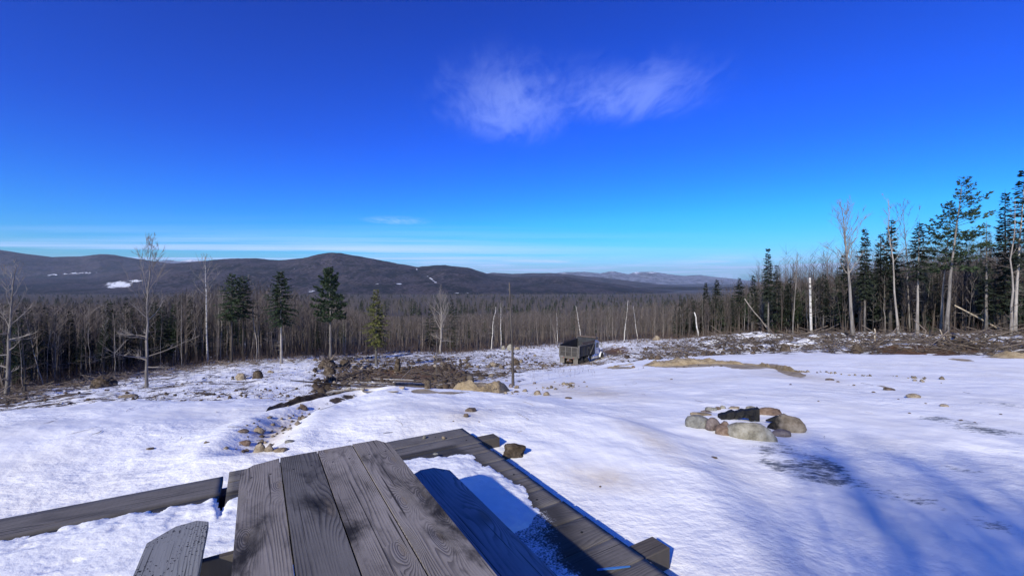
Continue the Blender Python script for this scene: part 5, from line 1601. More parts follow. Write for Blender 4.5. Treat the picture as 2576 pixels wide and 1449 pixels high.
def burnt_slab():
    p = pt(1872, 1060)
    k = p.y / F
    w = 104 * k
    o = bpy.data.objects.new('burnt_log', None)
    m = MB()
    # a split log with a hollow underside, charred black, lying across the ring
    n = 13
    for i in range(n):
        t = i / (n - 1)
        x = (t - 0.5) * w
        arch = 0.060 * math.sin(math.pi * min(1, max(0, (t - 0.16) / 0.74))) ** 0.6
        wv = 0.010 * math.sin(i * 2.1) + 0.008 * math.sin(i * 4.7 + 1)
        top = (0.095 + 0.055 * t) * min(1, 0.62 + 2.2 * t) + wv
        sl = 0.05 * t
        m.v += [(x - 0.02, -0.085 + wv, arch - 0.03), (x - 0.02, -0.070 - wv, max(arch + 0.02, top * 0.55)), (x - 0.01 + sl * 0.4, -0.030, top), (x + 0.01 + sl * 0.4, 0.06, top + 0.004), (x + 0.03, 0.11, top * 0.6), (x + 0.02, 0.09, arch - 0.03)]
    for i in range(n - 1):
        for j in range(6):
            a = i * 6 + j; c = i * 6 + (j + 1) % 6
            m.f.append((a, a + 6, c + 6, c))
    m.f.append(tuple(range(6))); m.f.append(tuple(range((n - 1) * 6 + 5, (n - 1) * 6 - 1, -1)))
    o = m.build('burnt_log', MT['char'], loc=(p.x, p.y + 0.16, p.z - 0.005), rot=(0, 0, 0.10))
    tag(o, 'charred black split log lying across the fire ring', 'log')
    q = pt(1897, 1062)
    chunk('burnt_stub', 'small charred block in front of the burnt log', 'log', [q + Vector((-0.035, 0.05, 0.04)), q + Vector((0.035, 0.07, 0.045))], [0.045, 0.04], 'char', 6, 0.1, 3)
    q = pt(1955, 1068)
    chunk('burnt_stub', 'charred splinter against the blackened end of the large tan stone', 'log', [q + Vector((-0.12, 0.10, 0.03)), q + Vector((0.02, 0.03, 0.08)), q + Vector((0.11, 0.0, 0.10))], [0.012, 0.05, 0.03], 'char', 6, 0.2, 4)


burnt_slab()

# ------------------------------------------------------------------ sand banks
def bank(line, hs, ws, seed, mat='sand', name='sand_bank', back=1.0, face=0.0):
    """an eroded bank swept along [(u, Y)]; hs heights, ws half-widths in metres; face > 0 makes the near side a broken scarp"""
    P = [ptY(u, Y) for u, Y in line]
    L = sum((b_ - a_).length for a_, b_ in zip(P[:-1], P[1:]))
    n = int(min(110, max(30, L / 0.05))); m = 26
    V = np.zeros((n, m, 3)); lift = np.zeros((n, m))
    for i in range(n):
        t = i / (n - 1) * (len(P) - 1); j = min(int(t), len(P) - 2); f = t - j
        c = P[j].lerp(P[j + 1], f)
        h = lerp(hs[j], hs[j + 1], f); w = lerp(ws[j], ws[j + 1], f)
        endk = float(sstep(min(i / (n - 1), 1 - i / (n - 1)), -0.02, 0.16))
        s = np.linspace(-1, 1, m)
        V[i, :, 0] = c.x
        V[i, :, 1] = c.y + s * w * np.where(s < 0, 1, back)
        lift[i] = h * endk * np.where(s < 0, (1 - np.abs(s) ** 2) * (1 - face) + face * sstep(s, -0.85, -0.45), 1 - s * s)
    x = V[..., 0]; y = V[..., 1]
    big = fbm(x * 1.1, y * 1.1, seed, 3); mid = fbm(x * 3.2, y * 3.2 + lift * 3, seed + 1, 4); fin = fbm(x * 9, y * 9 + lift * 14, seed + 2, 3)
    amp = np.clip(lift / 0.25, 0, 1)
    lift = lift * (1 + 0.6 * big + 0.5 * mid) + 0.05 * fin * amp
    V[..., 1] += amp * (0.10 * mid + 0.05 * fin)
    V[..., 2] = gz(V[..., 0], V[..., 1]) - 0.05 + lift
    o = obj_np(name, V.reshape(-1, 3), grid_faces(n, m), MT[mat], smooth=True)
    return tag(o, kind='structure')


bank([(1120, 12.3), (1165, 12.5), (1215, 12.4), (1255, 12.7), (1290, 13.4)], [0.06, 0.36, 0.42, 0.34, 0.06], [0.30, 0.36, 0.40, 0.36, 0.25], 3, back=1.6, face=0.3)
bank([(985, 10.3), (1030, 10.2), (1075, 10.3), (1108, 10.8)], [0.10, 0.26, 0.24, 0.05], [0.25, 0.4, 0.4, 0.2], 5)
bank([(1085, 10.6), (1130, 10.7), (1170, 11.3)], [0.05, 0.18, 0.08], [0.2, 0.25, 0.2], 6)
bank([(1608, 20.4), (1650, 20.2), (1700, 20.4), (1750, 20.3), (1800, 20.0), (1850, 19.6), (1885, 19.2)], [0.12, 0.26, 0.32, 0.26, 0.20, 0.16, 0.1], [0.5, 0.7, 0.8, 0.7, 0.6, 0.5, 0.4], 7)
bank([(1868, 19.4), (1910, 18.3), (1950, 17.0), (1990, 15.6), (2040, 14.6)], [0.08, 0.18, 0.12, 0.22, 0.06], [0.4, 0.5, 0.5, 0.55, 0.3], 8)
bank([(2470, 20.5), (2520, 20.8), (2560, 20.6), (2610, 20.2)], [0.08, 0.20, 0.26, 0.2], [0.4, 0.6, 0.7, 0.6], 9)
bank([(1500, 26.5), (1550, 25.0), (1605, 23.0)], [0.04, 0.12, 0.06], [0.3, 0.4, 0.3], 10)
bank([(662, 7.3), (690, 7.8), (735, 8.2), (790, 8.7), (850, 9.3)], [0.04, 0.12, 0.15, 0.16, 0.12], [0.10, 0.13, 0.15, 0.20, 0.3], 11, 'mud', 'earth_bank', face=0.5)
bank([(490, 10.2), (545, 10.3), (598, 10.3)], [0.05, 0.13, 0.05], [0.2, 0.3, 0.2], 12, 'mud', 'earth_bank')
bank([(365, 10.0), (410, 10.2), (445, 10.2)], [0.03, 0.09, 0.04], [0.2, 0.25, 0.2], 13, 'mud', 'earth_bank')
bank([(795, 20.0), (830, 22.0), (866, 24.0)], [0.12, 0.32, 0.15], [0.4, 0.6, 0.5], 14, 'mud', 'earth_bank')
bank([(640, 12.5), (700, 12.0), (780, 11.5), (860, 11.2)], [0.02, 0.10, 0.16, 0.12], [0.2, 0.3, 0.3, 0.3], 15, 'mud', 'earth_bank')

# frozen earth clod beside the far beam end
q = dp(4.12, 2.43); q.z = float(gz(np.array([q.x]), np.array([q.y]))[0])
o = link(bpy.data.objects.new('earth_clod', stone_mesh('earth_clod', 0.17, 0.13, 0.085, 77, MT['mud'], 0.55, 4, 0.2, 0.3)))
o.location = q + Vector((0.02, 0.0, 0.02))
tag(o, 'clump of brown frozen earth against the far beam end of the deck', 'earth clod')


# ------------------------------------------------------------------ logs, stumps and slash of the clearing
def log2(label, u1, v1, u2, v2, wpx, mat='log', seed=1, name='fallen_log', cat='log', lift=0.0, Y2=None, taper=0.7):
    a = pt(u1, v1) if Y2 is None else ptY(u1, Y2); b = pt(u2, v2) if Y2 is None else at(u2, v2, Y2)
    r = wpx * 0.8 * a.y / F / 2
    a = a + Vector((0, 0, r + lift)); b = b + Vector((0, 0, (r + lift) if Y2 is None else 0))
    n = 6
    rg = random.Random(seed)
    pts = [a.lerp(b, i / (n - 1)) + Vector((rg.gauss(0, r * 0.3), rg.gauss(0, r * 0.3), rg.gauss(0, r * 0.3))) for i in range(n)]
    return chunk(name, label, cat, pts, [r * lerp(1, taper, i / (n - 1)) for i in range(n)], mat, 7, 0.035, seed)


for i, a in enumerate([
        ('long grey log at the front right of the slash pile', 1072, 972, 990, 974, 8, 'log'),
        ('long thin curved grey log at the back of the slash pile', 868, 966, 990, 968, 6, 'log'),
        ('pale snow topped log lying flat in the middle of the slash pile', 905, 981, 1015, 982, 5, 'log_pale'),
        ('dark grey log at the front left of the slash pile', 850, 984, 912, 987, 7, 'log'),
        ('low brown log along the snow edge in front of the slash pile', 912, 990, 1000, 991, 6, 'log'),
        ('short pale split log tilted in the clearing below the yellow green conifer', 908, 930, 933, 918, 6, 'log_pale'),
        ('thin pale log lying left of the yellow green conifer', 880, 917, 914, 915, 4, 'log_pale'),
        ('second thin log lying just below the thin pale one', 886, 923, 930, 921, 4, 'log'),
        ('grey log half buried left in the slash pile', 820, 992, 880, 985, 6, 'log'),
        ('thin log lying across the back of the slash pile', 930, 957, 1050, 961, 5, 'log'),
        ('grey log resting at the left back of the clearing', 830, 905, 884, 903, 5, 'log')]):
    log2(a[0], *a[1:6], mat=a[6], seed=600 + i, lift=0.02)
log2('pale broken trunk leaning from the right woods down to the slash', 2546, 832, 2402, 768, 6, 'log_pale', 620, Y2=41.0, name='leaning_log')
log2('short pale log lying at the foot of the wind swept pine', 2394, 842, 2450, 862, 7, 'log_pale', 621)
log2('broken pale post leaning left below the wind swept pine', 2380, 868, 2364, 828, 4, 'log_pale', 622, Y2=float(pt(2380, 868).y), name='leaning_post', cat='post')
log2('grey branch jutting out near the right picture edge', 2512, 898, 2580, 878, 6, 'log', 623, Y2=float(pt(2512, 898).y) + 1.0)
log2('white broken birch stub leaning at the left of the right woods', 1757, 848, 1748, 786, 5, 'bark_birch', 624, Y2=float(wood_edge(1757)) * 0.98, name='birch_stub', cat='birch')
log2('thin leaning dead trunk under the sharp narrow spruce spire', 1938, 850, 1872, 752, 4, 'log', 625, Y2=52.0, name='leaning_log')
log2('short pale post standing right of the slim pointed spruce', 2201, 864, 2202, 826, 4, 'log_pale', 626, Y2=float(pt(2201, 864).y), name='stump_post', cat='post', taper=0.9)


def stump(label, u, v, w, h, mat, seed, roots=7):
    p = pt(u, v); k = p.y / F
    r = w * k / 2; H = h * k
    rg = random.Random(seed)
    o = thing('stump', label, 'stump', p)
    m = MB().tube([(0, 0, -0.2), (0.02 * r, 0, H * 0.3), (0.1 * r, 0, H * 0.75), (0.2 * r, 0, H)], [r * 1.0, r * 0.85, r * 0.75, r * 0.55], 9, cap=True)
    V = np.array(m.v); V[:, :2] *= (1 + 0.3 * fbm(V[:, 0] * 5 + seed, V[:, 2] * 4 + V[:, 1] * 5, seed, 3))[:, None]; m.v = [tuple(x) for x in V]
    m.build('wood', MT[mat], o, smooth=True)
    rt = MB()
    for i in range(roots * 3):
        az = rg.uniform(0, 6.28); el = rg.uniform(-0.3, 1.0)
        d = Vector((math.cos(az) * math.cos(el), math.sin(az) * math.cos(el), math.sin(el)))
        s = Vector((0, 0, H * rg.uniform(0.2, 0.9)))
        rt.twig(s, s + d * r * rg.uniform(0.9, 1.5), r * 0.10)
    tag(rt.build('roots', MT['slash'], o), kind='stuff')


stump('dark red torn stump standing upright in the middle of the clearing', 1000, 934, 17, 32, 'mud', 31)
stump('wide black root ball at the left end of the clearing', 826, 926, 50, 18, 'mud', 32, 12)
stump('second black root ball right behind the wide one', 868, 922, 30, 16, 'mud', 33, 10)
stump('brown root ball below the wide black one at the left of the clearing', 830, 942, 34, 18, 'mud', 34, 10)
stump('dark stump at the right end of the long grey log', 1076, 978, 20, 22, 'mud', 35, 9)
stump('dark root ball left of the dump truck beside the dead pole', 1296, 918, 24, 14, 'mud', 36, 9)
stump('brushy dark root lump on the left snow shelf', 648, 952, 26, 18, 'mud', 37, 14)
stump('dark root lump at the left end of the shelf under the pale tree', 262, 972, 60, 20, 'mud', 38, 14)
stump('brown root ball in the slash at the left of the right woods', 1975, 882, 26, 16, 'mud', 39, 9)
stump('tangled grey root ball in the slash below the large bare tree', 2155, 888, 30, 20, 'mud', 40, 12)


def slash(name, n, sample, seed, ln=(0.3, 2.0), rad=(0.008, 0.045), elev=0.18, mat='slash', lift=0.12):
    """branches and splinters strewn over the ground, too many to count"""
    rg = np.random.default_rng(seed)
    u, Y = sample(rg, n)
    X = (u - CU) / F * Y
    L = np.exp(rg.uniform(math.log(ln[0]), math.log(ln[1]), n)); r = np.exp(rg.uniform(math.log(rad[0]), math.log(rad[1]), n)) * (0.6 + 0.4 * L)
    az = rg.uniform(0, 6.283, n); el = rg.normal(0, elev, n)
    d = np.stack([np.cos(az) * np.cos(el), np.sin(az) * np.cos(el), np.sin(el)], -1)
    c = np.stack([X, Y, gz(X, Y) + lift * rg.random(n) ** 2 + r * 0.6 + np.abs(np.sin(el)) * L * 0.35], -1)
    side = np.cross(d, np.array([0, 0, 1.0])); side /= np.linalg.norm(side, axis=1)[:, None]
    up = np.cross(side, d)
    V = np.zeros((n, 9, 3)); Fq = []
    bend = rg.normal(0, 0.10, n)[:, None] * L[:, None] * side
    for i, (t, k) in enumerate(((-0.5, 1.0), (0.0, 0.85), (0.5, 0.45))):
        for j in range(3):
            a = 2.094 * j + 0.5
            V[:, i * 3 + j] = c + d * (L * t)[:, None] + (bend if i == 1 else 0) + (side * math.cos(a) + up * math.sin(a)) * (r * k)[:, None]
    base = (np.arange(n) * 9)[:, None]
    quads = []
    for i in range(2):
        for j in range(3):
            quads.append([i * 3 + j, i * 3 + (j + 1) % 3, (i + 1) * 3 + (j + 1) % 3, (i + 1) * 3 + j])
    Fa = (base[:, None, :] + np.array(quads)[None]).reshape(-1, 4)
    o = obj_np(name, V.reshape(-1, 3), Fa, MT[mat])
    return tag(o, kind='stuff')


def band(u0, u1, y0, y1, pw=1.0):
    def f(rg, n):
        u = rg.uniform(u0, u1, n)
        a = y0(u) if callable(y0) else y0; b = y1(u) if callable(y1) else y1
        # bunch into heaps
        Y = a * (b / a) ** (rg.random(n) ** pw)
        k = fbm(u / 40.0, np.log(Y) * 14.0, 91, 3)
        u = u + 26 * fbm(u / 30.0, np.log(Y) * 10, 92, 2)
        return u, Y * (1 + 0.03 * k)
    return f


slash('slash_litter', 4300, band(1600, 2700, lambda u: lawn_edge(u) * 1.08, lambda u: wood_edge(u) * 1.08), 1, (0.3, 2.2), (0.007, 0.026), 0.20, lift=0.18)
slash('slash_litter', 2300, band(800, 1130, lambda u: lawn_edge(u) * 1.40, lambda u: 55 + 0 * u, 0.7), 2, (0.2, 1.5), (0.005, 0.017), 0.14, lift=0.08)
slash('slash_litter', 2300, band(1080, 1480, lambda u: lawn_edge(u) * 1.35, lambda u: wood_edge(u) * 1.0), 3, (0.2, 1.3), (0.006, 0.018), 0.12)
slash('slash_litter', 900, band(-40, 800, lambda u: 14 + 0 * u, lambda u: wood_edge(u)), 4, (0.15, 0.9), (0.005, 0.018), 0.16)
slash('slash_litter', 2600, band(-80, 900, lambda u: wood_edge(u) * 0.82, lambda u: wood_edge(u) * 1.15), 5, (0.3, 2.0), (0.008, 0.026), 0.2, lift=0.2)
slash('slash_branches', 420, band(1680, 2700, lambda u: lawn_edge(u) * 1.15, lambda u: wood_edge(u) * 1.05), 11, (1.2, 3.6), (0.018, 0.036), 0.25, lift=0.3)
slash('slash_branches', 45, band(800, 1100, lambda u: lawn_edge(u) * 1.35, lambda u: 30 + 0 * u), 12, (1.0, 3.0), (0.018, 0.034), 0.12, lift=0.15)
slash('slash_litter', 700, band(1480, 1720, lambda u: lawn_edge(u) * 1.1, lambda u: wood_edge(u) * 1.0), 6, (0.25, 1.6), (0.008, 0.035), 0.14)
slash('fallen_twigs', 60, band(100, 2500, lambda u: 5.2 + 0 * u, lambda u: lawn_edge(u)), 7, (0.08, 0.40), (0.003, 0.007), 0.10, lift=0.0)

def rubble(name, n, pos, size, mat, seed):
    """small angular stones and clods, too many to count"""
    rg = np.random.default_rng(seed)
    X, Y = pos(rg, n * 2)
    kp = np.argsort(-(fbm(X * 0.22, Y * 0.22, seed + 60, 3) + 0.25 * rg.random(n * 2)))[:n]         # in clusters
    X, Y = X[kp], Y[kp]
    r = np.exp(rg.uniform(math.log(size[0]), math.log(size[1]), n))
    Z = gz(X, Y) + r * 0.25
    base = np.array([(1, 0, 0), (0.31, 0.95, 0), (-0.81, 0.59, 0), (-0.81, -0.59, 0), (0.31, -0.95, 0), (0.5, 0.3, 0.75), (-0.35, 0.5, 0.7), (-0.3, -0.5, 0.75), (0.2, 0, 0.95), (0, 0, -0.7)])
    fc = np.array([(0, 1, 5), (1, 2, 6), (1, 6, 5), (2, 3, 7), (2, 7, 6), (3, 4, 7), (4, 0, 5), (4, 5, 7), (5, 6, 8), (6, 7, 8), (7, 5, 8), (1, 0, 9), (2, 1, 9), (3, 2, 9), (4, 3, 9), (0, 4, 9)])
    a = rg.uniform(0, 6.283, n)
    V = base[None] * rg.uniform(0.65, 1.35, (n, 10, 3)) * r[:, None, None] * np.stack([np.ones(n), rg.uniform(0.6, 1, n), rg.uniform(0.5, 0.95, n)], -1)[:, None]
    x = V[..., 0] * np.cos(a)[:, None] - V[..., 1] * np.sin(a)[:, None]; y = V[..., 0] * np.sin(a)[:, None] + V[..., 1] * np.cos(a)[:, None]
    V = np.stack([x + X[:, None], y + Y[:, None], V[..., 2] + Z[:, None]], -1)
    Fa = (np.arange(n) * 10)[:, None, None] + fc[None]
    tag(obj_np(name, V.reshape(-1, 3), Fa.reshape(-1, 3), MT[mat]), kind='stuff')


def along(line, spread):
    def f(rg, n):
        P = np.array(line); t = rg.random(n) * (len(P) - 1); j = np.minimum(t.astype(int), len(P) - 2); q = (t - j)[:, None]
        c = P[j] * (1 - q) + P[j + 1] * q + rg.normal(0, spread, (n, 2))
        return c[:, 0], c[:, 1]
    return f


def region(u0, u1, y0, y1):
    def f(rg, n):
        u = rg.uniform(u0, u1, n); Y = y0(u) * (y1(u) / y0(u)) ** rg.random(n)
        return (u - CU) / F * Y, Y
    return f


MT['rubble'] = mat_leaf('rubble_stones', (0.045, 0.034, 0.026), (0.34, 0.28, 0.21))
MT['clods'] = mat_leaf('earth_clods', (0.018, 0.013, 0.010), (0.10, 0.072, 0.050))
rubble('rubble', 95, along([(-3.1, 5.2), (-3.3, 6.0), (-3.45, 6.9), (-3.45, 7.9), (-3.2, 8.6), (-2.9, 9.6)], 0.21), (0.012, 0.055), 'rubble', 3)
rubble('rubble', 80, along([(-2.2, 12.3), (-0.8, 12.2), (0.0, 12.4), (0.6, 13.0), (2.0, 13.2)], 0.28), (0.02, 0.09), 'rubble', 4)
rubble('rubble', 60, along([(5.6, 19.2), (8.0, 18.6), (10.2, 16.0), (10.9, 14.2), (11.6, 12.4), (11.2, 11.0)], 0.22), (0.02, 0.08), 'rubble', 5)
rubble('earth_clods', 1500, region(790, 1180, lambda u: lawn_edge(u) * 1.3, lambda u: 56 + 0 * u), (0.03, 0.24), 'clods', 6)
rubble('earth_clods', 900, region(1560, 2700, lambda u: lawn_edge(u) * 1.06, lambda u: wood_edge(u)), (0.04, 0.28), 'clods', 7)
rubble('earth_clods', 500, region(1120, 1520, lambda u: lawn_edge(u) * 1.4, lambda u: wood_edge(u)), (0.04, 0.20), 'clods', 8)
rubble('earth_clods', 420, region(-80, 800, lambda u: 14 + 0 * u, lambda u: wood_edge(u)), (0.02, 0.11), 'clods', 9)
rubble('rubble', 260, region(800, 1640, lambda u: lawn_edge(u) * 1.4, lambda u: wood_edge(u) * 0.95), (0.05, 0.30), 'rubble', 10)

# thin blue strip on the deck, near right
q = dp(1.95, 1.86, DECK_Z + 0.006)
MT['blue_plastic'] = mat_plain('blue_plastic', (0.05, 0.16, 0.42), 0.4, 0.0, 0.2)
o = MB().prism([(-0.10, -0.006), (0.02, -0.010), (0.11, -0.004), (0.11, 0.003), (0.0, 0.008), (-0.10, 0.004)], 0, 0.006, 0.001).build('plastic_strip', MT['blue_plastic'], loc=q, rot=(0, 0, 0.15))
tag(o, 'thin blue plastic strip on the deck boards by the near beam end', 'plastic strip')

# ------------------------------------------------------------------ dump truck
def build_truck():
    p = pt(1449, 916)
    p = ptY(1447, 52.5)
    head = R(90 - 34.0)
    M_ = {
        'steel': mat_plain('worn_dump_steel', (0.046, 0.041, 0.037), 0.65, 0.2, 0.45, 3.0, 0.3),
        'dark': mat_plain('shaded_side_steel', (0.028, 0.030, 0.036), 0.6, 0.1, 0.4, 3.0, 0.3),  # steel darkened and blued, the shaded side put into its colour
        'rib': mat_plain('rib_steel', (0.125, 0.113, 0.10), 0.65, 0.1, 0.4, 4.0, 0.2),
        'white': mat_plain('white_cab_paint', (0.72, 0.73, 0.75), 0.35, 0.0, 0.10, 3.0, 0.05),
        'rubber': mat_plain('tyre_rubber', (0.025, 0.024, 0.023), 0.85, 0.0, 0.4, 8.0, 0.2),
        'rim': mat_plain('muddy_rim', (0.10, 0.085, 0.07), 0.6, 0.2),
        'flap': mat_plain('dusty_mudflap', (0.135, 0.12, 0.10), 0.8, 0.0, 0.3),
        'chrome': mat_plain('dull_chrome', (0.55, 0.55, 0.57), 0.3, 0.8, 0.15),
        'rust': mat_plain('rusty_frame', (0.085, 0.05, 0.03), 0.8, 0.0, 0.5),
        'red': mat_plain('red_lamp', (0.35, 0.02, 0.015), 0.3),
        'tarp': mat_plain('brown_tarp', (0.10, 0.075, 0.065), 0.9, 0.0, 0.3),
    }
    t = thing('dump_truck', 'grey tandem axle dump truck with white cab parked on the snow', 'truck', p, head)
    # level it on the slope: feet follow the ground
    nx = 0.0
    a = Vector((math.cos(head), math.sin(head), 0)); b = Vector((-math.sin(head), math.cos(head), 0))
    g = lambda v: float(gz(np.array([v.x]), np.array([v.y]))[0])
    pitch = math.atan2(g(p + a * 5.6) - g(p), 5.6)
    pitch = max(-0.05, min(0.05, pitch))
    t.rotation_euler = (0, -pitch, head)

    def part(name, mb, mat, parent=t, smooth=False, **kw):
        return mb.build(name, M_[mat], parent, smooth, **kw)
    W = 1.22
    # chassis
    for s in (1, -1):
        part('frame_rail', MB().box(-1.6, 6.2, s * 0.42 - 0.05, s * 0.42 + 0.05, 0.78, 1.02, 0.01), 'rust')
    # dump body: side walls, floor, front wall with cab guard, tailgate
    x0, x1, z0, z1 = -1.75, 3.05, 1.08, 2.42
    body = part('dump_body', MB().box(x0, x1, -W, W, z0, z0 + 0.10, 0.01), 'dark')
    for s in (1, -1):
        sw = MB()
        y0, y1 = (s * W, s * (W - 0.05)) if s > 0 else (-W, -W + 0.05)
        poly = [(x0, z0), (x1, z0), (x1, z1 + 0.42), (x1 - 0.35, z1 + 0.40), (x0 + 0.05, z1)]
        sw.v += [(x, y0, z) for x, z in poly] + [(x, y1, z) for x, z in poly]
        n = len(poly)
        sw.f += [tuple(range(n)), tuple(range(2 * n - 1, n - 1, -1))] + [(i, i + n, (i + 1) % n + n, (i + 1) % n) for i in range(n)]
        part('side_wall', sw, 'dark', body)
        for k in range(5):
            xx = x0 + 0.55 + k * 0.95
            part('side_rib', MB().box(xx - 0.05, xx + 0.05, s * (W + 0.001) if s > 0 else -W - 0.055, s * (W + 0.055) if s > 0 else -W - 0.001, z0 + 0.05, z1 - 0.12, 0.01), 'dark', body)
        part('top_rail', MB().tube([(x0, s * (W + 0.02), z1 - 0.02), (x1 - 0.3, s * (W + 0.02), z1 + 0.06)], [0.06, 0.06], 6, True), 'rib', body)
        part('side_board', MB().box(x0 + 0.9, x1 - 0.05, s * (W + 0.003) - (0 if s > 0 else 0.02), s * (W + 0.003) + (0.02 if s > 0 else 0), z1 + 0.08, z1 + 0.36, 0.004), 'tarp', body)
        part('corner_post', MB().box(x0 - 0.02, x0 + 0.10, s * W - 0.07 + s * 0.04, s * W + 0.07 + s * 0.04 - 0.02, z0 - 0.06, z1 + 0.02, 0.01), 'rib', body)
    part('front_wall', MB().box(x1 - 0.06, x1, -W + 0.06, W - 0.06, z0 + 0.1, z1 + 0.52, 0.01), 'dark', body)
    cg = MB().box(x1 + 0.01, x1 + 1.05, -W, W, z1 + 0.50, z1 + 0.58, 0.01)
    part('cab_guard', cg, 'dark', body)
    part('tarp_roll', MB().tube([(x1 + 0.15, -W - 0.05, z1 + 0.68), (x1 + 0.15, W + 0.05, z1 + 0.68)], [0.11, 0.11], 10, True), 'tarp', body, True)
    part('tarp_arm', MB().tube([(x1 - 1.6, -W - 0.08, z0 + 0.15), (x1 - 0.2, -W - 0.09, z1 + 0.2)], [0.035, 0.03], 6, True), 'rib', body)
    # load: heaped earth with a sloping snow cap seen over the tailgate is empty; dark inside
    tg = part('tailgate', MB().box(x0 - 0.06, x0 - 0.01, -W + 0.03, W - 0.03, z0 + 0.02, z1 - 0.12, 0.008), 'steel')
    for zz, hh in ((z0 + 0.06, 0.07), (z0 + 0.60, 0.045), (z1 - 0.18, 0.07)):
        part('gate_rail', MB().box(x0 - 0.13, x0 - 0.062, -W + 0.03, W - 0.03, zz - hh / 2, zz + hh / 2, 0.008), 'rib', tg)
    for yy in (-W + 0.09, -0.40, 0.40, W - 0.09):
        for za, zb in ((z0 + 0.097, z0 + 0.577), (z0 + 0.624, z1 - 0.217)):
            part('gate_post', MB().box(x0 - 0.125, x0 - 0.062, yy - 0.05, yy + 0.05, za, zb, 0.008), 'rib', tg)
    part('rear_sill', MB().box(x0 - 0.10, x0 + 0.10, -W + 0.02, W - 0.02, 0.90, 1.05, 0.01), 'flap')
    for s in (1, -1):
        part('mudflap', MB().box(x0 - 0.02, x0 + 0.0, s * 0.88 - 0.30, s * 0.88 + 0.30, 0.30, 0.895, 0.004), 'flap')
        part('tail_lamp', MB().tube([(x0 - 0.115, s * 0.62, 0.95), (x0 - 0.135, s * 0.62, 0.95)], [0.05, 0.045], 10, True), 'red')
    part('hitch', MB().box(x0 - 0.06, x0 + 0.2, -0.22, 0.22, 0.62, 0.85, 0.02), 'rust')
    part('hitch_hook', MB().tube([(x0 - 0.10, 0, 0.74), (x0 - 0.20, 0, 0.70), (x0 - 0.20, 0, 0.80)], [0.05, 0.06, 0.04], 8, True), 'chrome')
    part('air_tank', MB().tube([(x0 + 0.15, -0.34, 0.55), (x0 + 0.15, 0.34, 0.55)], [0.12, 0.12], 10, True), 'rust')

    def wheel(x, y, w, r=0.52):
        prof = [(-w / 2, r * 0.60), (-w / 2, r * 0.92), (-w / 2 + 0.04, r), (w / 2 - 0.04, r), (w / 2, r * 0.92), (w / 2, r * 0.60)]
        m = MB().tube([(0, a_, 0) for a_, _ in prof], [b_ for _, b_ in prof], 24, cap=True)
        o = m.build('wheel', M_['rubber'], t, True, loc=(x, y, r - 0.02))
        s = 1 if y > 0 else -1
        rim = MB().tube([(0, s * (w / 2 - 0.10), 0), (0, s * (w / 2 + 0.002), 0), (0, s * (w / 2 + 0.006), 0), (0, s * (w / 2 - 0.06), 0)], [r * 0.57, r * 0.59, r * 0.52, r * 0.30], 20, cap=True)
        rim.build('rim', M_['rim'], o)
        MB().tube([(0, s * (w / 2 - 0.06), 0), (0, s * (w / 2 + 0.03), 0)], [0.11, 0.09], 10, True).build('hub', M_['rim'], o)
    for x in (-0.70, 0.68):
        for s in (1, -1):
            wheel(x, s * 1.05, 0.28)
            wheel(x, s * 0.72, 0.28)
        part('axle', MB().tube([(x, -1.0, 0.5), (x, 1.0, 0.5)], [0.09, 0.09], 8, True), 'rust')
    for s in (1, -1):
        wheel(5.45, s * 1.04, 0.30)
    part('axle', MB().tube([(5.45, -1.0, 0.5), (5.45, 1.0, 0.5)], [0.08, 0.08], 8, True), 'rust')
    # cab
    cab = MB()
    sec = [(3.35, 0.95), (4.75, 0.95), (4.75, 1.75), (4.55, 2.55), (4.35, 2.66), (3.40, 2.66), (3.35, 2.6)]
    for y in (-1.06, 1.06):
        cab.v += [(x, y * (0.97 if z > 2 else 1.0), z) for x, z in sec]
    n = len(sec)
    cab.f += [tuple(range(n)), tuple(range(2 * n - 1, n - 1, -1))] + [(i, (i + 1) % n, (i + 1) % n + n, i + n)[::-1] for i in range(n)]
    cabo = part('cab', cab, 'white')
    for s in (1, -1):
        d = part('door', MB().box(3.55, 4.62, (1.062 if s > 0 else -1.10), (1.10 if s > 0 else -1.062), 1.05, 2.50, 0.01), 'white', cabo)
        d.data.materials.clear(); d.data.materials.append(M_['white'])
        w = MB().box(3.68, 4.45, (1.101 if s > 0 else -1.108), (1.108 if s > 0 else -1.101), 1.78, 2.40, 0.002)
        w.build('window', MT['glass'], cabo)
        part('handle', MB().box(3.62, 3.78, (1.101 if s > 0 else -1.125), (1.125 if s > 0 else -1.101), 1.60, 1.65, 0.004), 'chrome', cabo)
        mir = part('mirror', MB().box(4.62, 4.68, s * 1.42 - 0.11, s * 1.42 + 0.11, 1.75, 2.30, 0.01), 'chrome', cabo)
        part('mirror_arm', MB().tube([(4.62, s * 1.08, 2.2), (4.65, s * 1.40, 2.22)], [0.02, 0.02], 6, True), 'chrome', cabo)
    MB().box(3.335, 3.348, -0.75, 0.75, 1.85, 2.40, 0.002).build('rear_window', MT['glass'], cabo)
    ws = MB(); ws.v = [(4.765, -0.92, 1.80), (4.765, 0.92, 1.80), (4.585, 0.88, 2.46), (4.585, -0.88, 2.46)]; ws.f = [(0, 1, 2, 3)]
    m2 = MB().add(ws.v + [(x - 0.012, y, z) for x, y, z in ws.v], [(0, 1, 2, 3), (7, 6, 5, 4), (0, 4, 5, 1), (1, 5, 6, 2), (2, 6, 7, 3), (3, 7, 4, 0)])
    mm = MB(); mm.add(ws.v + [(x - 0.012, y, z) for x, y, z in ws.v], [(0, 1, 2, 3), (7, 6, 5, 4), (0, 4, 5, 1), (1, 5, 6, 2), (2, 6, 7, 3), (3, 7, 4, 0)])
    mm.build('windscreen', MT['glass'], cabo)
    hood = MB()
    secs = [(4.755, 0.80, 1.78), (5.6, 0.72, 1.62), (6.25, 0.62, 1.48)]
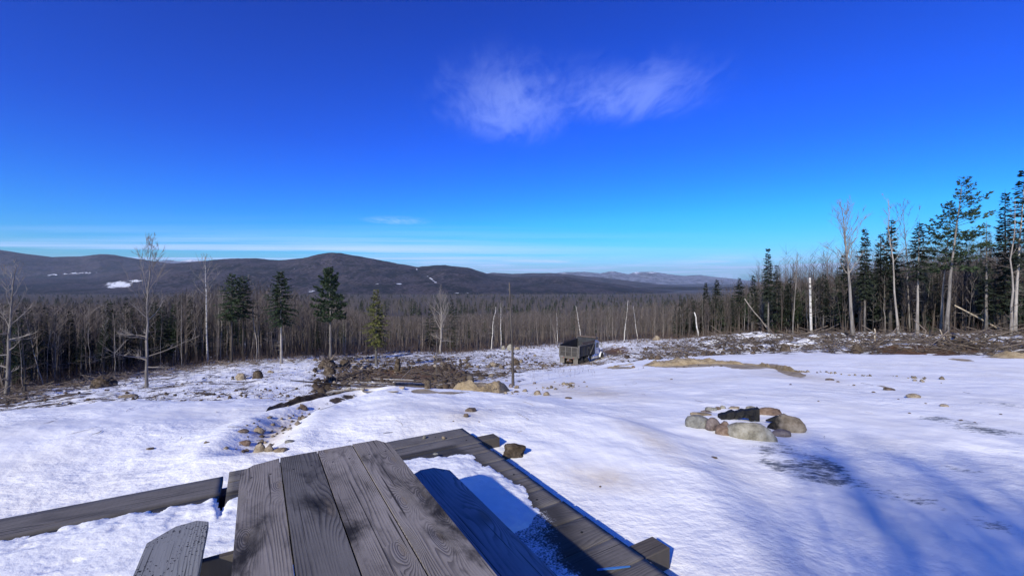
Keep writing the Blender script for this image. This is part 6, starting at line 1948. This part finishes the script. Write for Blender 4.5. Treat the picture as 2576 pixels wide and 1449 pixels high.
    for x, w, z in secs:
        hood.v += [(x, -w, 0.95), (x, -w, z - 0.12), (x, -w + 0.15, z), (x, w - 0.15, z), (x, w, z - 0.12), (x, w, 0.95)]
    for k in range(2):
        for j in range(6):
            a_ = k * 6 + j; c_ = k * 6 + (j + 1) % 6
            hood.f.append((a_, c_, c_ + 6, a_ + 6))
    hood.f += [tuple(range(5, -1, -1)), tuple(range(12, 18))]
    part('hood', hood, 'white')
    part('grille', MB().box(6.252, 6.29, -0.5, 0.5, 0.95, 1.42, 0.01), 'chrome')
    part('bumper', MB().box(6.30, 6.48, -1.18, 1.18, 0.52, 0.86, 0.03), 'chrome')
    for s in (1, -1):
        fe = MB()
        for k in range(13):
            an = math.pi * (k / 12.0)
            rr = 0.62
            x = 5.45 - rr * math.cos(an); z = 0.50 + rr * math.sin(an)
            xi = 5.45 - (rr - 0.05) * math.cos(an); zi = 0.50 + (rr - 0.05) * math.sin(an)
            fe.v += [(x, s * 0.68, z), (x, s * 1.23, z), (xi, s * 1.23, zi), (xi, s * 0.68, zi)]
        for k in range(12):
            for j in range(4):
                a_ = k * 4 + j; c_ = k * 4 + (j + 1) % 4
                fe.f.append((a_, c_, c_ + 4, a_ + 4) if s > 0 else (a_ + 4, c_ + 4, c_, a_))
        fe.f += [(0, 1, 2, 3), (48, 51, 50, 49)]
        part('fender', fe, 'white', smooth=False)
        part('headlight', MB().tube([(6.15, s * 0.85, 1.18), (6.30, s * 0.85, 1.18)], [0.11, 0.13], 12, True), 'chrome')
    part('fuel_tank', MB().tube([(2.2, -1.0, 0.72), (3.9, -1.0, 0.72)], [0.27, 0.27], 16, True), 'chrome', smooth=False)
    part('battery_box', MB().box(3.0, 3.8, 0.80, 1.22, 0.50, 0.92, 0.03), 'chrome')
    part('cab_step', MB().box(3.92, 4.80, -1.22, -0.88, 0.48, 0.54, 0.01), 'chrome')
    part('tank_strap', MB().tube([(2.55, -1.0, 0.72), (2.62, -1.0, 0.72)], [0.278, 0.278], 16, True), 'white')
    part('exhaust_stack', MB().tube([(3.22, -1.02, 1.0), (3.22, -1.02, 2.75), (3.16, -1.02, 2.92)], [0.075, 0.075, 0.06], 10, True), 'chrome')
    part('marker_sign', MB().box(0.95, 1.18, -W - 0.060, -W - 0.054, z0 + 0.80, z0 + 1.08, 0.001), 'flap')
    part('load', MB().add([(x0, -W + 0.06, z0 + 0.5), (x1 - 0.1, -W + 0.06, z0 + 0.5), (x1 - 0.1, W - 0.06, z0 + 0.5), (x0, W - 0.06, z0 + 0.5), (1.8, 0, z0 + 1.0)], [(0, 1, 4), (1, 2, 4), (2, 3, 4), (3, 0, 4)]) if False else MB().box(x0 + 0.02, x1 - 0.08, -W + 0.07, W - 0.07, z0 + 0.11, z0 + 0.5, 0.02), 'tarp', body)


build_truck()


# ------------------------------------------------------------------ air
def build_haze():
    m, t = newmat('haze')
    v = N(t, 'ShaderNodeVolumePrincipled', {'Color': (0.66, 0.78, 1.0, 1.0), 'Density': HAZE, 'Anisotropy': 0.0})
    N(t, 'ShaderNodeOutputMaterial', {'Volume': v.outputs[0]})
    b = MB().box(-46000, 46000, -31500, 31500, -330, 870)
    o = b.build('haze', m)
    tag(o, kind='stuff')


HAZE = 3.3e-5
build_haze()
